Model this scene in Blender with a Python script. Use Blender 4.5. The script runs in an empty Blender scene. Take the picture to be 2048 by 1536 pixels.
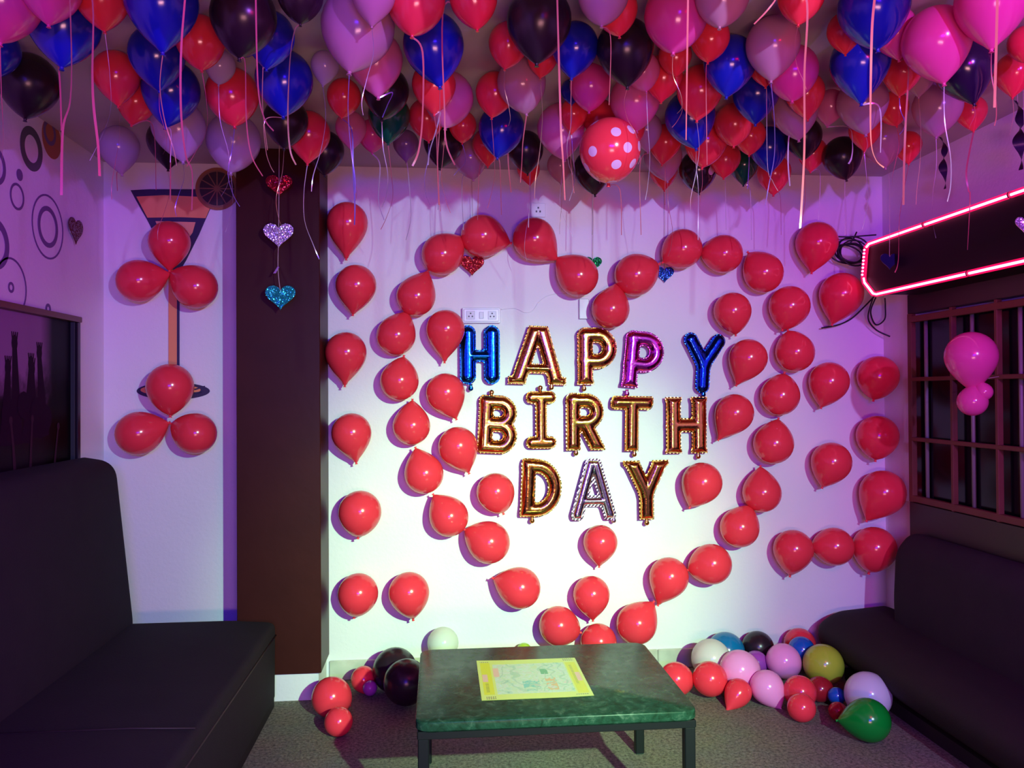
import bpy, math, random
import numpy as np
from mathutils import Vector, Matrix, Quaternion

# ------------------------------------------------------------------ camera, world, lights, exposure
SC = bpy.context.scene
COL = SC.collection
SC.view_settings.view_transform = 'Standard'
SC.view_settings.look = 'None'
SC.view_settings.exposure = 2.0
SC.view_settings.gamma = 1.0
SC.view_settings.use_curve_mapping = False
SC.cycles.max_bounces = 8
SC.cycles.caustics_reflective = False
SC.cycles.caustics_refractive = False
SC.cycles.sample_clamp_indirect = 4.0

YAW, PITCH, ROLL = math.radians(5.14), math.radians(0.6), math.radians(0.35)
fwd = Vector((math.sin(YAW)*math.cos(PITCH), math.cos(YAW)*math.cos(PITCH), math.sin(PITCH)))
rt = Vector((math.cos(YAW), -math.sin(YAW), 0))
up = rt.cross(fwd)
rt2 = rt*math.cos(ROLL) - up*math.sin(ROLL)
up2 = up*math.cos(ROLL) + rt*math.sin(ROLL)
cd = bpy.data.cameras.new('camera')
cd.sensor_width = 36
cd.lens = 36*1600/2048
cam = bpy.data.objects.new('camera', cd)
COL.objects.link(cam)
cam.matrix_world = Matrix(((rt2.x, up2.x, -fwd.x, 0), (rt2.y, up2.y, -fwd.y, 0), (rt2.z, up2.z, -fwd.z, 1.5), (0, 0, 0, 1)))
SC.camera = cam

w = bpy.data.worlds.new('world')
SC.world = w
w.use_nodes = True
w.node_tree.nodes['Background'].inputs[0].default_value = (.02, .008, .03, 1)
w.node_tree.nodes['Background'].inputs[1].default_value = .15

def aim(o, target):
    o.rotation_euler = (Vector(target) - o.location).to_track_quat('-Z', 'Y').to_euler()

def spot(name, loc, target, watt, color, size, blend, radius):
    l = bpy.data.lights.new(name, 'SPOT')
    l.energy = watt; l.color = color; l.spot_size = math.radians(size); l.spot_blend = blend; l.shadow_soft_size = radius
    o = bpy.data.objects.new(name, l); COL.objects.link(o); o.location = loc; aim(o, target)
    return o

def area(name, loc, target, watt, color, sx, sy):
    l = bpy.data.lights.new(name, 'AREA')
    l.shape = 'RECTANGLE'; l.size = sx; l.size_y = sy; l.energy = watt; l.color = color
    o = bpy.data.objects.new(name, l); COL.objects.link(o); o.location = loc; aim(o, target)
    return o

LAMP = (1.55, -1.2, 2.36)
spot('spot_lamp_core', LAMP, (.35, 4.28, .42), 430, (.54, 1.0, .43), 31, 1.0, .035)
spot('spot_lamp_middle', LAMP, (.2, 4.28, .6), 160, (.28, 1.0, .13), 52, 1.0, .035)
spot('spot_lamp_violet_spill', LAMP, (.25, 4.28, .9), 118, (.34, .11, 1.0), 90, .8, .035)
area('blue_tube_light', (.2, -1.7, 1.95), (-.2, 4.2, 1.5), 25, (.04, .01, 1.0), 1.2, .10)
area('red_tube_light', (1.2, .2, 2.3), (.2, 4.2, 1.2), 5, (1.0, .0, .05), .6, .10)
area('rose_bounce_fill', (.3, -1.0, .9), (.5, 3.2, 2.7), 11.5, (1.0, .40, .46), 1.0, .3)  # added unseen fill, stands in for pink light bounced up off the floor

# ------------------------------------------------------------------ helpers
WALL_Y, LEFT_X, RIGHT_X, CEIL_Z, FRONT_Y = 4.28, -1.72, 2.48, 2.70, -2.4
TAU = 2*math.pi
MATS = {}

def ptree(name):
    m = bpy.data.materials.new(name); m.use_nodes = True
    nt = m.node_tree
    return m, nt, nt.nodes['Principled BSDF']

def mat(name, color, rough=.5, metal=0.0, spec=.5, coat=0.0, bump=None, var=None, translucent=0.0, sheen=0.0):
    """Principled material; bump=(scale, strength), var=(scale, second colour, contrast)."""
    if name in MATS: return MATS[name]
    m, nt, b = ptree(name)
    b.inputs['Base Color'].default_value = (*color, 1)
    b.inputs['Roughness'].default_value = rough
    b.inputs['Metallic'].default_value = metal
    b.inputs['Specular IOR Level'].default_value = spec
    b.inputs['Coat Weight'].default_value = coat
    b.inputs['Coat Roughness'].default_value = .06
    b.inputs['Sheen Weight'].default_value = sheen
    tc = nt.nodes.new('ShaderNodeTexCoord')
    if var:
        n = nt.nodes.new('ShaderNodeTexNoise'); n.inputs['Scale'].default_value = var[0]; n.inputs['Detail'].default_value = 6
        r = nt.nodes.new('ShaderNodeValToRGB')
        r.color_ramp.elements[0].position = .5-var[2]; r.color_ramp.elements[0].color = (*color, 1)
        r.color_ramp.elements[1].position = .5+var[2]; r.color_ramp.elements[1].color = (*var[1], 1)
        nt.links.new(tc.outputs['Object'], n.inputs['Vector'])
        nt.links.new(n.outputs['Fac'], r.inputs['Fac']); nt.links.new(r.outputs['Color'], b.inputs['Base Color'])
    if bump:
        n = nt.nodes.new('ShaderNodeTexNoise'); n.inputs['Scale'].default_value = bump[0]; n.inputs['Detail'].default_value = 4
        bp = nt.nodes.new('ShaderNodeBump'); bp.inputs['Strength'].default_value = bump[1]; bp.inputs['Distance'].default_value = .01
        nt.links.new(tc.outputs['Object'], n.inputs['Vector'])
        nt.links.new(n.outputs['Fac'], bp.inputs['Height']); nt.links.new(bp.outputs['Normal'], b.inputs['Normal'])
    if translucent:
        out = nt.nodes['Material Output']
        t = nt.nodes.new('ShaderNodeBsdfTranslucent'); t.inputs['Color'].default_value = (*color, 1)
        mx = nt.nodes.new('ShaderNodeMixShader'); mx.inputs[0].default_value = translucent
        nt.links.new(b.outputs[0], mx.inputs[1]); nt.links.new(t.outputs[0], mx.inputs[2]); nt.links.new(mx.outputs[0], out.inputs['Surface'])
    MATS[name] = m
    return m

def emis(name, color, strength, see_through=0.0):
    if name in MATS: return MATS[name]
    m = bpy.data.materials.new(name); m.use_nodes = True
    nt = m.node_tree; out = nt.nodes['Material Output']; nt.nodes.remove(nt.nodes['Principled BSDF'])
    e = nt.nodes.new('ShaderNodeEmission'); e.inputs[0].default_value = (*color, 1); e.inputs[1].default_value = strength
    last = e
    if see_through:
        t = nt.nodes.new('ShaderNodeBsdfTransparent')
        mx = nt.nodes.new('ShaderNodeMixShader'); mx.inputs[0].default_value = see_through
        nt.links.new(e.outputs[0], mx.inputs[1]); nt.links.new(t.outputs[0], mx.inputs[2]); last = mx
    nt.links.new(last.outputs[0], out.inputs['Surface'])
    MATS[name] = m
    return m

class MB:
    def __init__(self): self.v = []; self.f = []; self.m = []
    def add(self, vs, fs, mi=0):
        o = len(self.v); self.v += [tuple(p) for p in vs]; self.f += [tuple(i+o for i in f) for f in fs]; self.m += [mi]*len(fs)
        return self
    def box(self, x0, x1, y0, y1, z0, z1, mi=0, bev=0.0):
        if bev:
            return self.rbox(x0, x1, y0, y1, z0, z1, bev, mi)
        p = [(x, y, z) for z in (z0, z1) for y in (y0, y1) for x in (x0, x1)]
        return self.add(p, [(0, 2, 3, 1), (4, 5, 7, 6), (0, 1, 5, 4), (2, 6, 7, 3), (0, 4, 6, 2), (1, 3, 7, 5)], mi)
    def rbox(self, x0, x1, y0, y1, z0, z1, r, mi=0):
        # box with chamfered horizontal and vertical edges
        def ring(i, z):
            a, b, c, d = x0+i, x1-i, y0+i, y1-i
            return [(a+r, c, z), (b-r, c, z), (b, c+r, z), (b, d-r, z), (b-r, d, z), (a+r, d, z), (a, d-r, z), (a, c+r, z)]
        rs = [ring(r*.7, z0), ring(0, z0+r*.7), ring(0, z1-r*.7), ring(r*.7, z1)]
        vs = sum(rs, []); fs = [tuple(range(7, -1, -1)), tuple(range(24, 32))]
        for k in range(3):
            for i in range(8):
                j = (i+1) % 8; fs.append((k*8+i, k*8+j, (k+1)*8+j, (k+1)*8+i))
        return self.add(vs, fs, mi)
    def tube(self, pts, r, n=6, mi=0, closed=False, cap=True):
        P = [Vector(p) for p in pts]; N = len(P); rings = []
        rr = r if isinstance(r, (list, tuple)) else [r]*N
        prev = None
        for i, p in enumerate(P):
            if closed: t = P[(i+1) % N]-P[i-1]
            else: t = P[min(i+1, N-1)]-P[max(i-1, 0)]
            t.normalize()
            if prev is None:
                a = Vector((0, 0, 1)) if abs(t.z) < .9 else Vector((1, 0, 0))
                u = t.cross(a).normalized()
            else:
                u = (prev - t*prev.dot(t)).normalized()
            prev = u; v = t.cross(u)
            rings += [p+(u*math.cos(TAU*k/n)+v*math.sin(TAU*k/n))*rr[i] for k in range(n)]
        fs = []
        for i in range(N if closed else N-1):
            for k in range(n):
                a = i*n+k; b = i*n+(k+1) % n; c = ((i+1) % N)*n+(k+1) % n; d = ((i+1) % N)*n+k
                fs.append((a, b, c, d))
        if cap and not closed:
            fs.append(tuple(range(n-1, -1, -1))); fs.append(tuple(range((N-1)*n, N*n)))
        return self.add(rings, fs, mi)
    def lathe(self, prof, n, mi=0):
        # prof: (r, z) list
        vs = []; fs = []; idx = []
        for r, z in prof:
            if r < 1e-6: idx.append([len(vs)]*n); vs.append((0, 0, z))
            else:
                idx.append([len(vs)+k for k in range(n)])
                vs += [(r*math.cos(TAU*k/n), r*math.sin(TAU*k/n), z) for k in range(n)]
        for a, b in zip(idx[:-1], idx[1:]):
            for k in range(n):
                q = [a[k], a[(k+1) % n], b[(k+1) % n], b[k]]
                q2 = []
                for i in q:
                    if i not in q2: q2.append(i)
                if len(q2) > 2: fs.append(tuple(q2))
        return self.add(vs, fs, mi)
    def prism(self, poly, axis, a0, a1, mi=0):
        # poly: list of 2D points in the plane perpendicular to axis
        def P(p, a):
            if axis == 'y': return (p[0], a, p[1])
            if axis == 'x': return (a, p[0], p[1])
            return (p[0], p[1], a)
        n = len(poly)
        vs = [P(p, a0) for p in poly]+[P(p, a1) for p in poly]
        fs = [tuple(range(n)), tuple(range(2*n-1, n-1, -1))]+[(i, i+n, (i+1) % n+n, (i+1) % n) for i in range(n)]
        return self.add(vs, fs, mi)
    def mesh(self, name, mats, smooth=False):
        me = bpy.data.meshes.new(name)
        me.from_pydata(self.v, [], self.f)
        for m in (mats if isinstance(mats, (list, tuple)) else [mats]): me.materials.append(m)
        me.polygons.foreach_set('material_index', self.m)
        me.validate()
        import bmesh
        bm = bmesh.new(); bm.from_mesh(me); bmesh.ops.recalc_face_normals(bm, faces=bm.faces); bm.to_mesh(me); bm.free()
        if smooth: me.polygons.foreach_set('use_smooth', [True]*len(me.polygons))
        me.update()
        return me

def obj(name, mb, mats, parent=None, smooth=False, off=None):
    """Link one mesh object. Vertices are in world space; `off` (the parent's location) is subtracted."""
    if isinstance(mb, MB):
        if parent is not None and off is None: off = base_of(parent)
        if off is not None:
            mb.v = [(x-off[0], y-off[1], z-off[2]) for x, y, z in mb.v]
        me = mb.mesh(name, mats, smooth)
    else: me = mb
    o = bpy.data.objects.new(name, me); COL.objects.link(o)
    if parent is not None: o.parent = parent
    return o

def base_of(p):
    v = Vector((0, 0, 0))
    while p is not None: v += p.location; p = p.parent
    return v

def tag(o, label=None, cat=None, group=None, kind=None):
    if label: o['label'] = label
    if cat: o['category'] = cat
    if group: o['group'] = group
    if kind: o['kind'] = kind
    return o

def thing(name, loc, label, cat, group=None):
    o = bpy.data.objects.new(name, None); COL.objects.link(o); o.location = loc
    o.empty_display_size = .05
    return tag(o, label, cat, group)

def smooth_angle(o, deg=40):
    me = o.data
    me.polygons.foreach_set('use_smooth', [True]*len(me.polygons))
    try: me.set_sharp_from_angle(angle=math.radians(deg))
    except Exception: pass

# ------------------------------------------------------------------ measured positions (metres)
# ceiling: x y z diameter colour label; ribbons: balloon, colour, width, points; wall: x y z diameter knot-angle length label
CEIL_BALLOONS=[
(-1.176, 2.272, 2.579, 0.197, 'hotpink', 'hot pink balloon above the ring decals, cut by the top edge, left of two'),
(-1.088, 2.432, 2.588, 0.2, 'blue', 'deep blue balloon above the ring decals, in the upper rows, right of two'),
(-0.937, 2.317, 2.615, 0.147, 'red', 'red balloon above the ring decals, cut by the top edge'),
(-0.761, 2.275, 2.589, 0.197, 'blue', 'deep blue balloon above the cocktail glass mural, cut by the top edge'),
(-1.422, 2.718, 2.619, 0.138, 'blue', 'deep blue balloon above the ring decals, in the upper rows, left of two'),
(-1.42, 2.912, 2.589, 0.198, 'black', 'black balloon above the ring decals, in the middle rows'),
(-0.745, 2.578, 2.613, 0.151, 'red', 'red balloon above the cocktail glass mural, in the upper rows'),
(-1.111, 2.868, 2.61, 0.156, 'red', 'red balloon above the cocktail glass mural, in the middle rows, left of three'),
(-1.141, 3.133, 2.616, 0.144, 'red', 'red balloon above the cocktail glass mural, in the middle rows, middle of three'),
(-0.907, 2.667, 2.601, 0.175, 'blue', 'deep blue balloon above the cocktail glass mural, in the upper rows'),
(-0.949, 2.936, 2.588, 0.2, 'blue', 'deep blue balloon above the cocktail glass mural, in the middle rows'),
(-0.561, 2.364, 2.594, 0.188, 'black', 'black balloon above the dark pillar, in the upper rows'),
(-0.521, 2.531, 2.612, 0.152, 'blue', 'deep blue balloon above the dark pillar, in the upper rows'),
(-0.532, 2.817, 2.589, 0.197, 'blue', 'deep blue balloon above the dark pillar, in the middle rows'),
(-0.386, 2.281, 2.623, 0.129, 'black', 'black balloon above the dark pillar, cut by the top edge'),
(-0.749, 2.983, 2.593, 0.189, 'red', 'red balloon above the cocktail glass mural, in the middle rows, right of three'),
(-1.411, 3.673, 2.602, 0.173, 'lilac', 'lilac white balloon above the cocktail glass mural, in the lower rows, left of three'),
(-1.046, 3.324, 2.583, 0.21, 'lilac', 'lilac white balloon above the cocktail glass mural, in the lower rows, middle of three'),
(-1.169, 3.571, 2.601, 0.173, 'black', 'black balloon above the cocktail glass mural, in the lower rows'),
(-0.866, 3.468, 2.576, 0.224, 'lilac', 'lilac white balloon above the cocktail glass mural, in the lower rows, right of three'),
(-0.546, 3.42, 2.597, 0.181, 'red', 'red balloon above the dark pillar, in the lower rows'),
(-0.513, 3.67, 2.602, 0.172, 'black', 'black balloon above the dark pillar, in the lowest row'),
(-0.611, 3.269, 2.599, 0.177, 'black', 'black balloon above the dark pillar, in the lower rows'),
(-0.356, 3.056, 2.624, 0.128, 'red', 'red balloon right of the dark pillar, in the middle rows'),
(-0.235, 2.373, 2.581, 0.215, 'palepink', 'pale pink balloon right of the dark pillar, in the upper rows'),
(-0.207, 2.646, 2.598, 0.181, 'pink', 'pink balloon right of the dark pillar, in the upper rows'),
(-0.175, 2.186, 2.587, 0.122, 'palepink', 'pale pink balloon right of the dark pillar, cut by the top edge'),
(-0.062, 2.253, 2.605, 0.166, 'red', 'red balloon above the red glitter heart, cut by the top edge, left of two'),
(0.1, 2.259, 2.62, 0.136, 'red', 'red balloon above the red glitter heart, cut by the top edge, right of two'),
(-0.015, 2.506, 2.592, 0.191, 'blue', 'deep blue balloon above the red glitter heart, in the upper rows'),
(-0.191, 2.932, 2.604, 0.168, 'black', 'black balloon right of the dark pillar, in the middle rows'),
(-0.196, 3.196, 2.605, 0.167, 'green', 'dark green balloon right of the dark pillar, in the lower rows'),
(-0.148, 3.63, 2.629, 0.117, 'plum', 'greyish plum balloon above the red glitter heart, in the lower rows'),
(-0.286, 3.5, 2.625, 0.126, 'hotpink', 'hot pink balloon right of the dark pillar, in the lower rows'),
(-0.369, 3.413, 2.623, 0.131, 'pink', 'pink balloon right of the dark pillar, in the lower rows'),
(-0.016, 2.818, 2.587, 0.155, 'red', 'red balloon above the red glitter heart, in the middle rows'),
(0.037, 2.965, 2.595, 0.185, 'pink', 'pink balloon above the red glitter heart, in the middle rows'),
(-0.049, 3.24, 2.615, 0.146, 'red', 'red balloon above the red glitter heart, in the lower rows, left of two'),
(0.021, 3.511, 2.6, 0.175, 'black', 'black balloon above the red glitter heart, in the lower rows'),
(0.225, 2.551, 2.624, 0.129, 'red', "red balloon above the heart's left lobe, in the upper rows, left of two"),
(0.209, 2.952, 2.616, 0.145, 'red', "red balloon above the heart's left lobe, in the middle rows"),
(0.294, 2.817, 2.601, 0.174, 'palepink', "pale pink balloon above the heart's left lobe, in the middle rows"),
(0.258, 3.285, 2.593, 0.19, 'blue', "deep blue balloon above the heart's left lobe, in the lower rows"),
(0.218, 3.583, 2.618, 0.139, 'red', "red balloon above the heart's left lobe, in the lower rows"),
(0.146, 3.745, 2.606, 0.164, 'palepink', 'pale pink balloon above the red glitter heart, in the lowest row'),
(0.392, 3.605, 2.606, 0.164, 'black', "black balloon above the heart's left lobe, in the lowest row"),
(0.451, 4.012, 2.63, 0.116, 'red', "red balloon above the heart's left lobe, in the lowest row"),
(0.295, 2.32, 2.593, 0.191, 'black', "black balloon above the heart's left lobe, in the upper rows"),
(0.438, 2.532, 2.612, 0.151, 'blue', "deep blue balloon above the heart's notch, in the upper rows"),
(0.502, 2.997, 2.648, 0.08, 'blue', "deep blue balloon above the heart's notch, in the middle rows"),
(0.461, 2.195, 2.613, 0.143, 'palepink', "pale pink balloon above the heart's notch, cut by the top edge"),
(0.521, 2.302, 2.625, 0.126, 'red', "red balloon above the heart's notch, cut by the top edge"),
(0.593, 2.496, 2.597, 0.182, 'black', "black balloon above the heart's notch, in the upper rows"),
(0.69, 2.266, 2.596, 0.184, 'hotpink', 'hot pink balloon above the foil letter Y, in the upper rows'),
(0.862, 2.468, 2.626, 0.124, 'red', 'red balloon above the foil letter Y, in the upper rows, right of two'),
(0.786, 2.147, 2.599, 0.15, 'palepink', "pale pink balloon above the heart's right lobe, cut by the top edge"),
(0.972, 2.589, 2.601, 0.174, 'blue', "deep blue balloon above the heart's right lobe, in the upper rows"),
(1.061, 2.45, 2.604, 0.169, 'palepink', "pale pink balloon above the heart's right lobe, in the upper rows"),
(0.791, 2.758, 2.619, 0.138, 'red', 'red balloon above the foil letter Y, in the middle rows, left of two'),
(0.951, 2.837, 2.604, 0.168, 'red', 'red balloon above the foil letter Y, in the middle rows, right of two'),
(0.732, 2.927, 2.594, 0.187, 'pink', "pink balloon above the heart's notch, in the middle rows, left of two"),
(0.88, 3.335, 2.62, 0.136, 'palepink', "pale pink balloon above the heart's notch, in the lower rows"),
(0.548, 2.854, 2.614, 0.149, 'hotpink', "hot pink balloon above the heart's notch, in the middle rows"),
(0.502, 3.256, 2.589, 0.198, 'pink', "pink balloon above the heart's notch, in the lower rows"),
(0.531, 3.118, 2.604, 0.111, 'red', "red balloon above the heart's notch, in the lower rows, left of three"),
(0.654, 3.2, 2.617, 0.142, 'red', "red balloon above the heart's notch, in the lower rows, middle of three"),
(0.639, 2.945, 2.41, 0.229, 'polka', 'large red balloon with white polka dots hanging below the others'),
(0.751, 3.866, 2.595, 0.187, 'black', "black balloon above the heart's notch, in the lowest row"),
(0.99, 3.078, 2.589, 0.198, 'blue', 'deep blue balloon above the foil letter Y, in the lower rows'),
(1.003, 3.473, 2.615, 0.147, 'red', 'red balloon above the foil letter Y, in the lower rows, left of two'),
(1.042, 3.645, 2.599, 0.177, 'palepink', 'pale pink balloon above the foil letter Y, in the lowest row'),
(1.129, 3.94, 2.617, 0.141, 'red', 'red balloon above the foil letter Y, in the lowest row'),
(1.16, 3.384, 2.594, 0.187, 'red', 'red balloon above the foil letter Y, in the lower rows, right of two'),
(1.215, 3.198, 2.609, 0.157, 'red', "red balloon above the heart's right lobe, in the lower rows, left of two"),
(1.362, 3.705, 2.614, 0.148, 'red', "red balloon above the heart's right lobe, in the lowest row, left of two"),
(1.272, 3.834, 2.596, 0.185, 'printblack', "black balloon with small white print, lowest row above the heart's right lobe"),
(1.167, 2.848, 2.603, 0.17, 'blue', "deep blue balloon above the heart's right lobe, in the middle rows"),
(1.479, 3.473, 2.602, 0.171, 'blue', "deep blue balloon above the heart's right lobe, in the lower rows"),
(1.493, 3.806, 2.617, 0.143, 'green', "dark green balloon above the heart's right lobe, in the lowest row"),
(1.184, 2.578, 2.573, 0.168, 'hotpink', "hot pink balloon above the heart's right lobe, in the middle rows"),
(1.027, 2.176, 2.623, 0.131, 'red', "red balloon above the heart's right lobe, cut by the top edge"),
(1.365, 2.869, 2.616, 0.142, 'red', "red balloon above the heart's right lobe, in the middle rows, right of two"),
(1.391, 3.011, 2.6, 0.176, 'palepink', "pale pink balloon above the heart's right lobe, in the lower rows"),
(1.583, 3.347, 2.61, 0.157, 'black', "black balloon above the heart's right lobe, in the lower rows"),
(1.751, 3.61, 2.622, 0.132, 'red', 'red balloon above the black cable coil, in the lowest row'),
(1.689, 3.901, 2.605, 0.167, 'red', "red balloon above the heart's right lobe, in the lowest row, right of two"),
(1.228, 2.152, 2.59, 0.195, 'blue', 'deep blue balloon above the rope light, cut by the top edge'),
(1.393, 2.527, 2.592, 0.192, 'blue', 'deep blue balloon above the black cable coil, in the upper rows'),
(1.414, 2.362, 2.621, 0.134, 'hotpink', 'hot pink balloon above the rope light, in the upper rows, left of two'),
(1.48, 2.252, 2.543, 0.194, 'hotpink', 'hot pink balloon above the rope light, in the upper rows, right of two'),
(1.538, 2.089, 2.585, 0.192, 'hotpink', 'hot pink balloon at the upper right corner, cut by the top edge'),
(1.769, 2.544, 2.593, 0.189, 'nightpurple', 'blackish purple balloon at the upper right corner, in the middle rows'),
(1.62, 2.658, 2.621, 0.133, 'red', 'red balloon above the rope light, in the middle rows, right of two'),
(2.026, 2.64, 2.623, 0.131, 'red', 'red balloon at the upper right corner, in the middle rows'),
(1.914, 2.447, 2.636, 0.105, 'red', 'red balloon at the upper right corner, in the upper rows'),
(1.601, 2.891, 2.595, 0.186, 'palepink', 'pale pink balloon above the black cable coil, in the middle rows'),
(1.799, 3.023, 2.626, 0.123, 'red', 'red balloon above the rope light, in the middle rows, left of two'),
(1.921, 2.921, 2.597, 0.182, 'palepink', 'pale pink balloon above the rope light, in the middle rows, right of two'),
(2.151, 3.051, 2.629, 0.118, 'red', 'red balloon at the upper right corner, in the lower rows'),
(1.847, 3.517, 2.578, 0.175, 'black', 'black balloon above the black cable coil, in the lowest row'),
(1.919, 3.304, 2.595, 0.187, 'palepink', 'pale pink balloon above the rope light, in the lower rows'),
(2.146, 3.488, 2.626, 0.124, 'red', 'red balloon above the rope light, in the lower rows'),
(1.796, 3.225, 2.605, 0.131, 'red', 'red balloon above the black cable coil, in the lower rows'),
(-1.025, 2.211, 2.588, 0.159, 'hotpink', 'hot pink balloon above the ring decals, cut by the top edge, right of two'),
(0.597, 3.91, 2.624, 0.129, 'palepink', "pale pink balloon above the heart's notch, in the lowest row"),
(1.274, 2.399, 2.633, 0.11, 'red', 'red balloon above the black cable coil, in the upper rows'),
(0.698, 2.686, 2.605, 0.12, 'pink', "pink balloon above the heart's notch, in the middle rows, right of two"),
(0.781, 3.255, 2.597, 0.145, 'red', "red balloon above the heart's notch, in the lower rows, right of three"),
(1.131, 2.678, 2.632, 0.111, 'red', "red balloon above the heart's right lobe, in the middle rows, left of two"),
(1.542, 3.026, 2.629, 0.119, 'pink', 'pink balloon above the black cable coil, in the middle rows'),
(1.727, 2.726, 2.634, 0.108, 'palepink', 'pale pink balloon above the rope light, in the middle rows, left of two'),
(-0.392, 2.81, 2.639, 0.097, 'lilac', 'lilac white balloon above the dark pillar, in the middle rows'),
(0.1, 3.367, 2.629, 0.118, 'red', 'red balloon above the red glitter heart, in the lower rows, right of two'),
(0.352, 2.685, 2.637, 0.102, 'red', "red balloon above the heart's left lobe, in the upper rows, right of two"),
(0.794, 2.621, 2.632, 0.111, 'red', 'red balloon above the foil letter Y, in the upper rows, left of two'),
(1.357, 3.382, 2.62, 0.136, 'red', "red balloon above the heart's right lobe, in the lower rows, right of two"),
(-0.751, 2.829, 2.636, 0.104, 'lilac', 'lilac white balloon above the cocktail glass mural, in the middle rows'),
]
HIGH_BALLOONS=[(-0.816, 1.851, 2.58, 0.22), (-0.56, 1.828, 2.58, 0.22), (-0.404, 1.814, 2.58, 0.22), (0.264, 1.754, 2.58, 0.22), (0.554, 1.728, 2.578, 0.22), (0.752, 1.71, 2.577, 0.22), (0.968, 1.691, 2.575, 0.22), (1.24, 1.666, 2.574, 0.22)]
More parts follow.
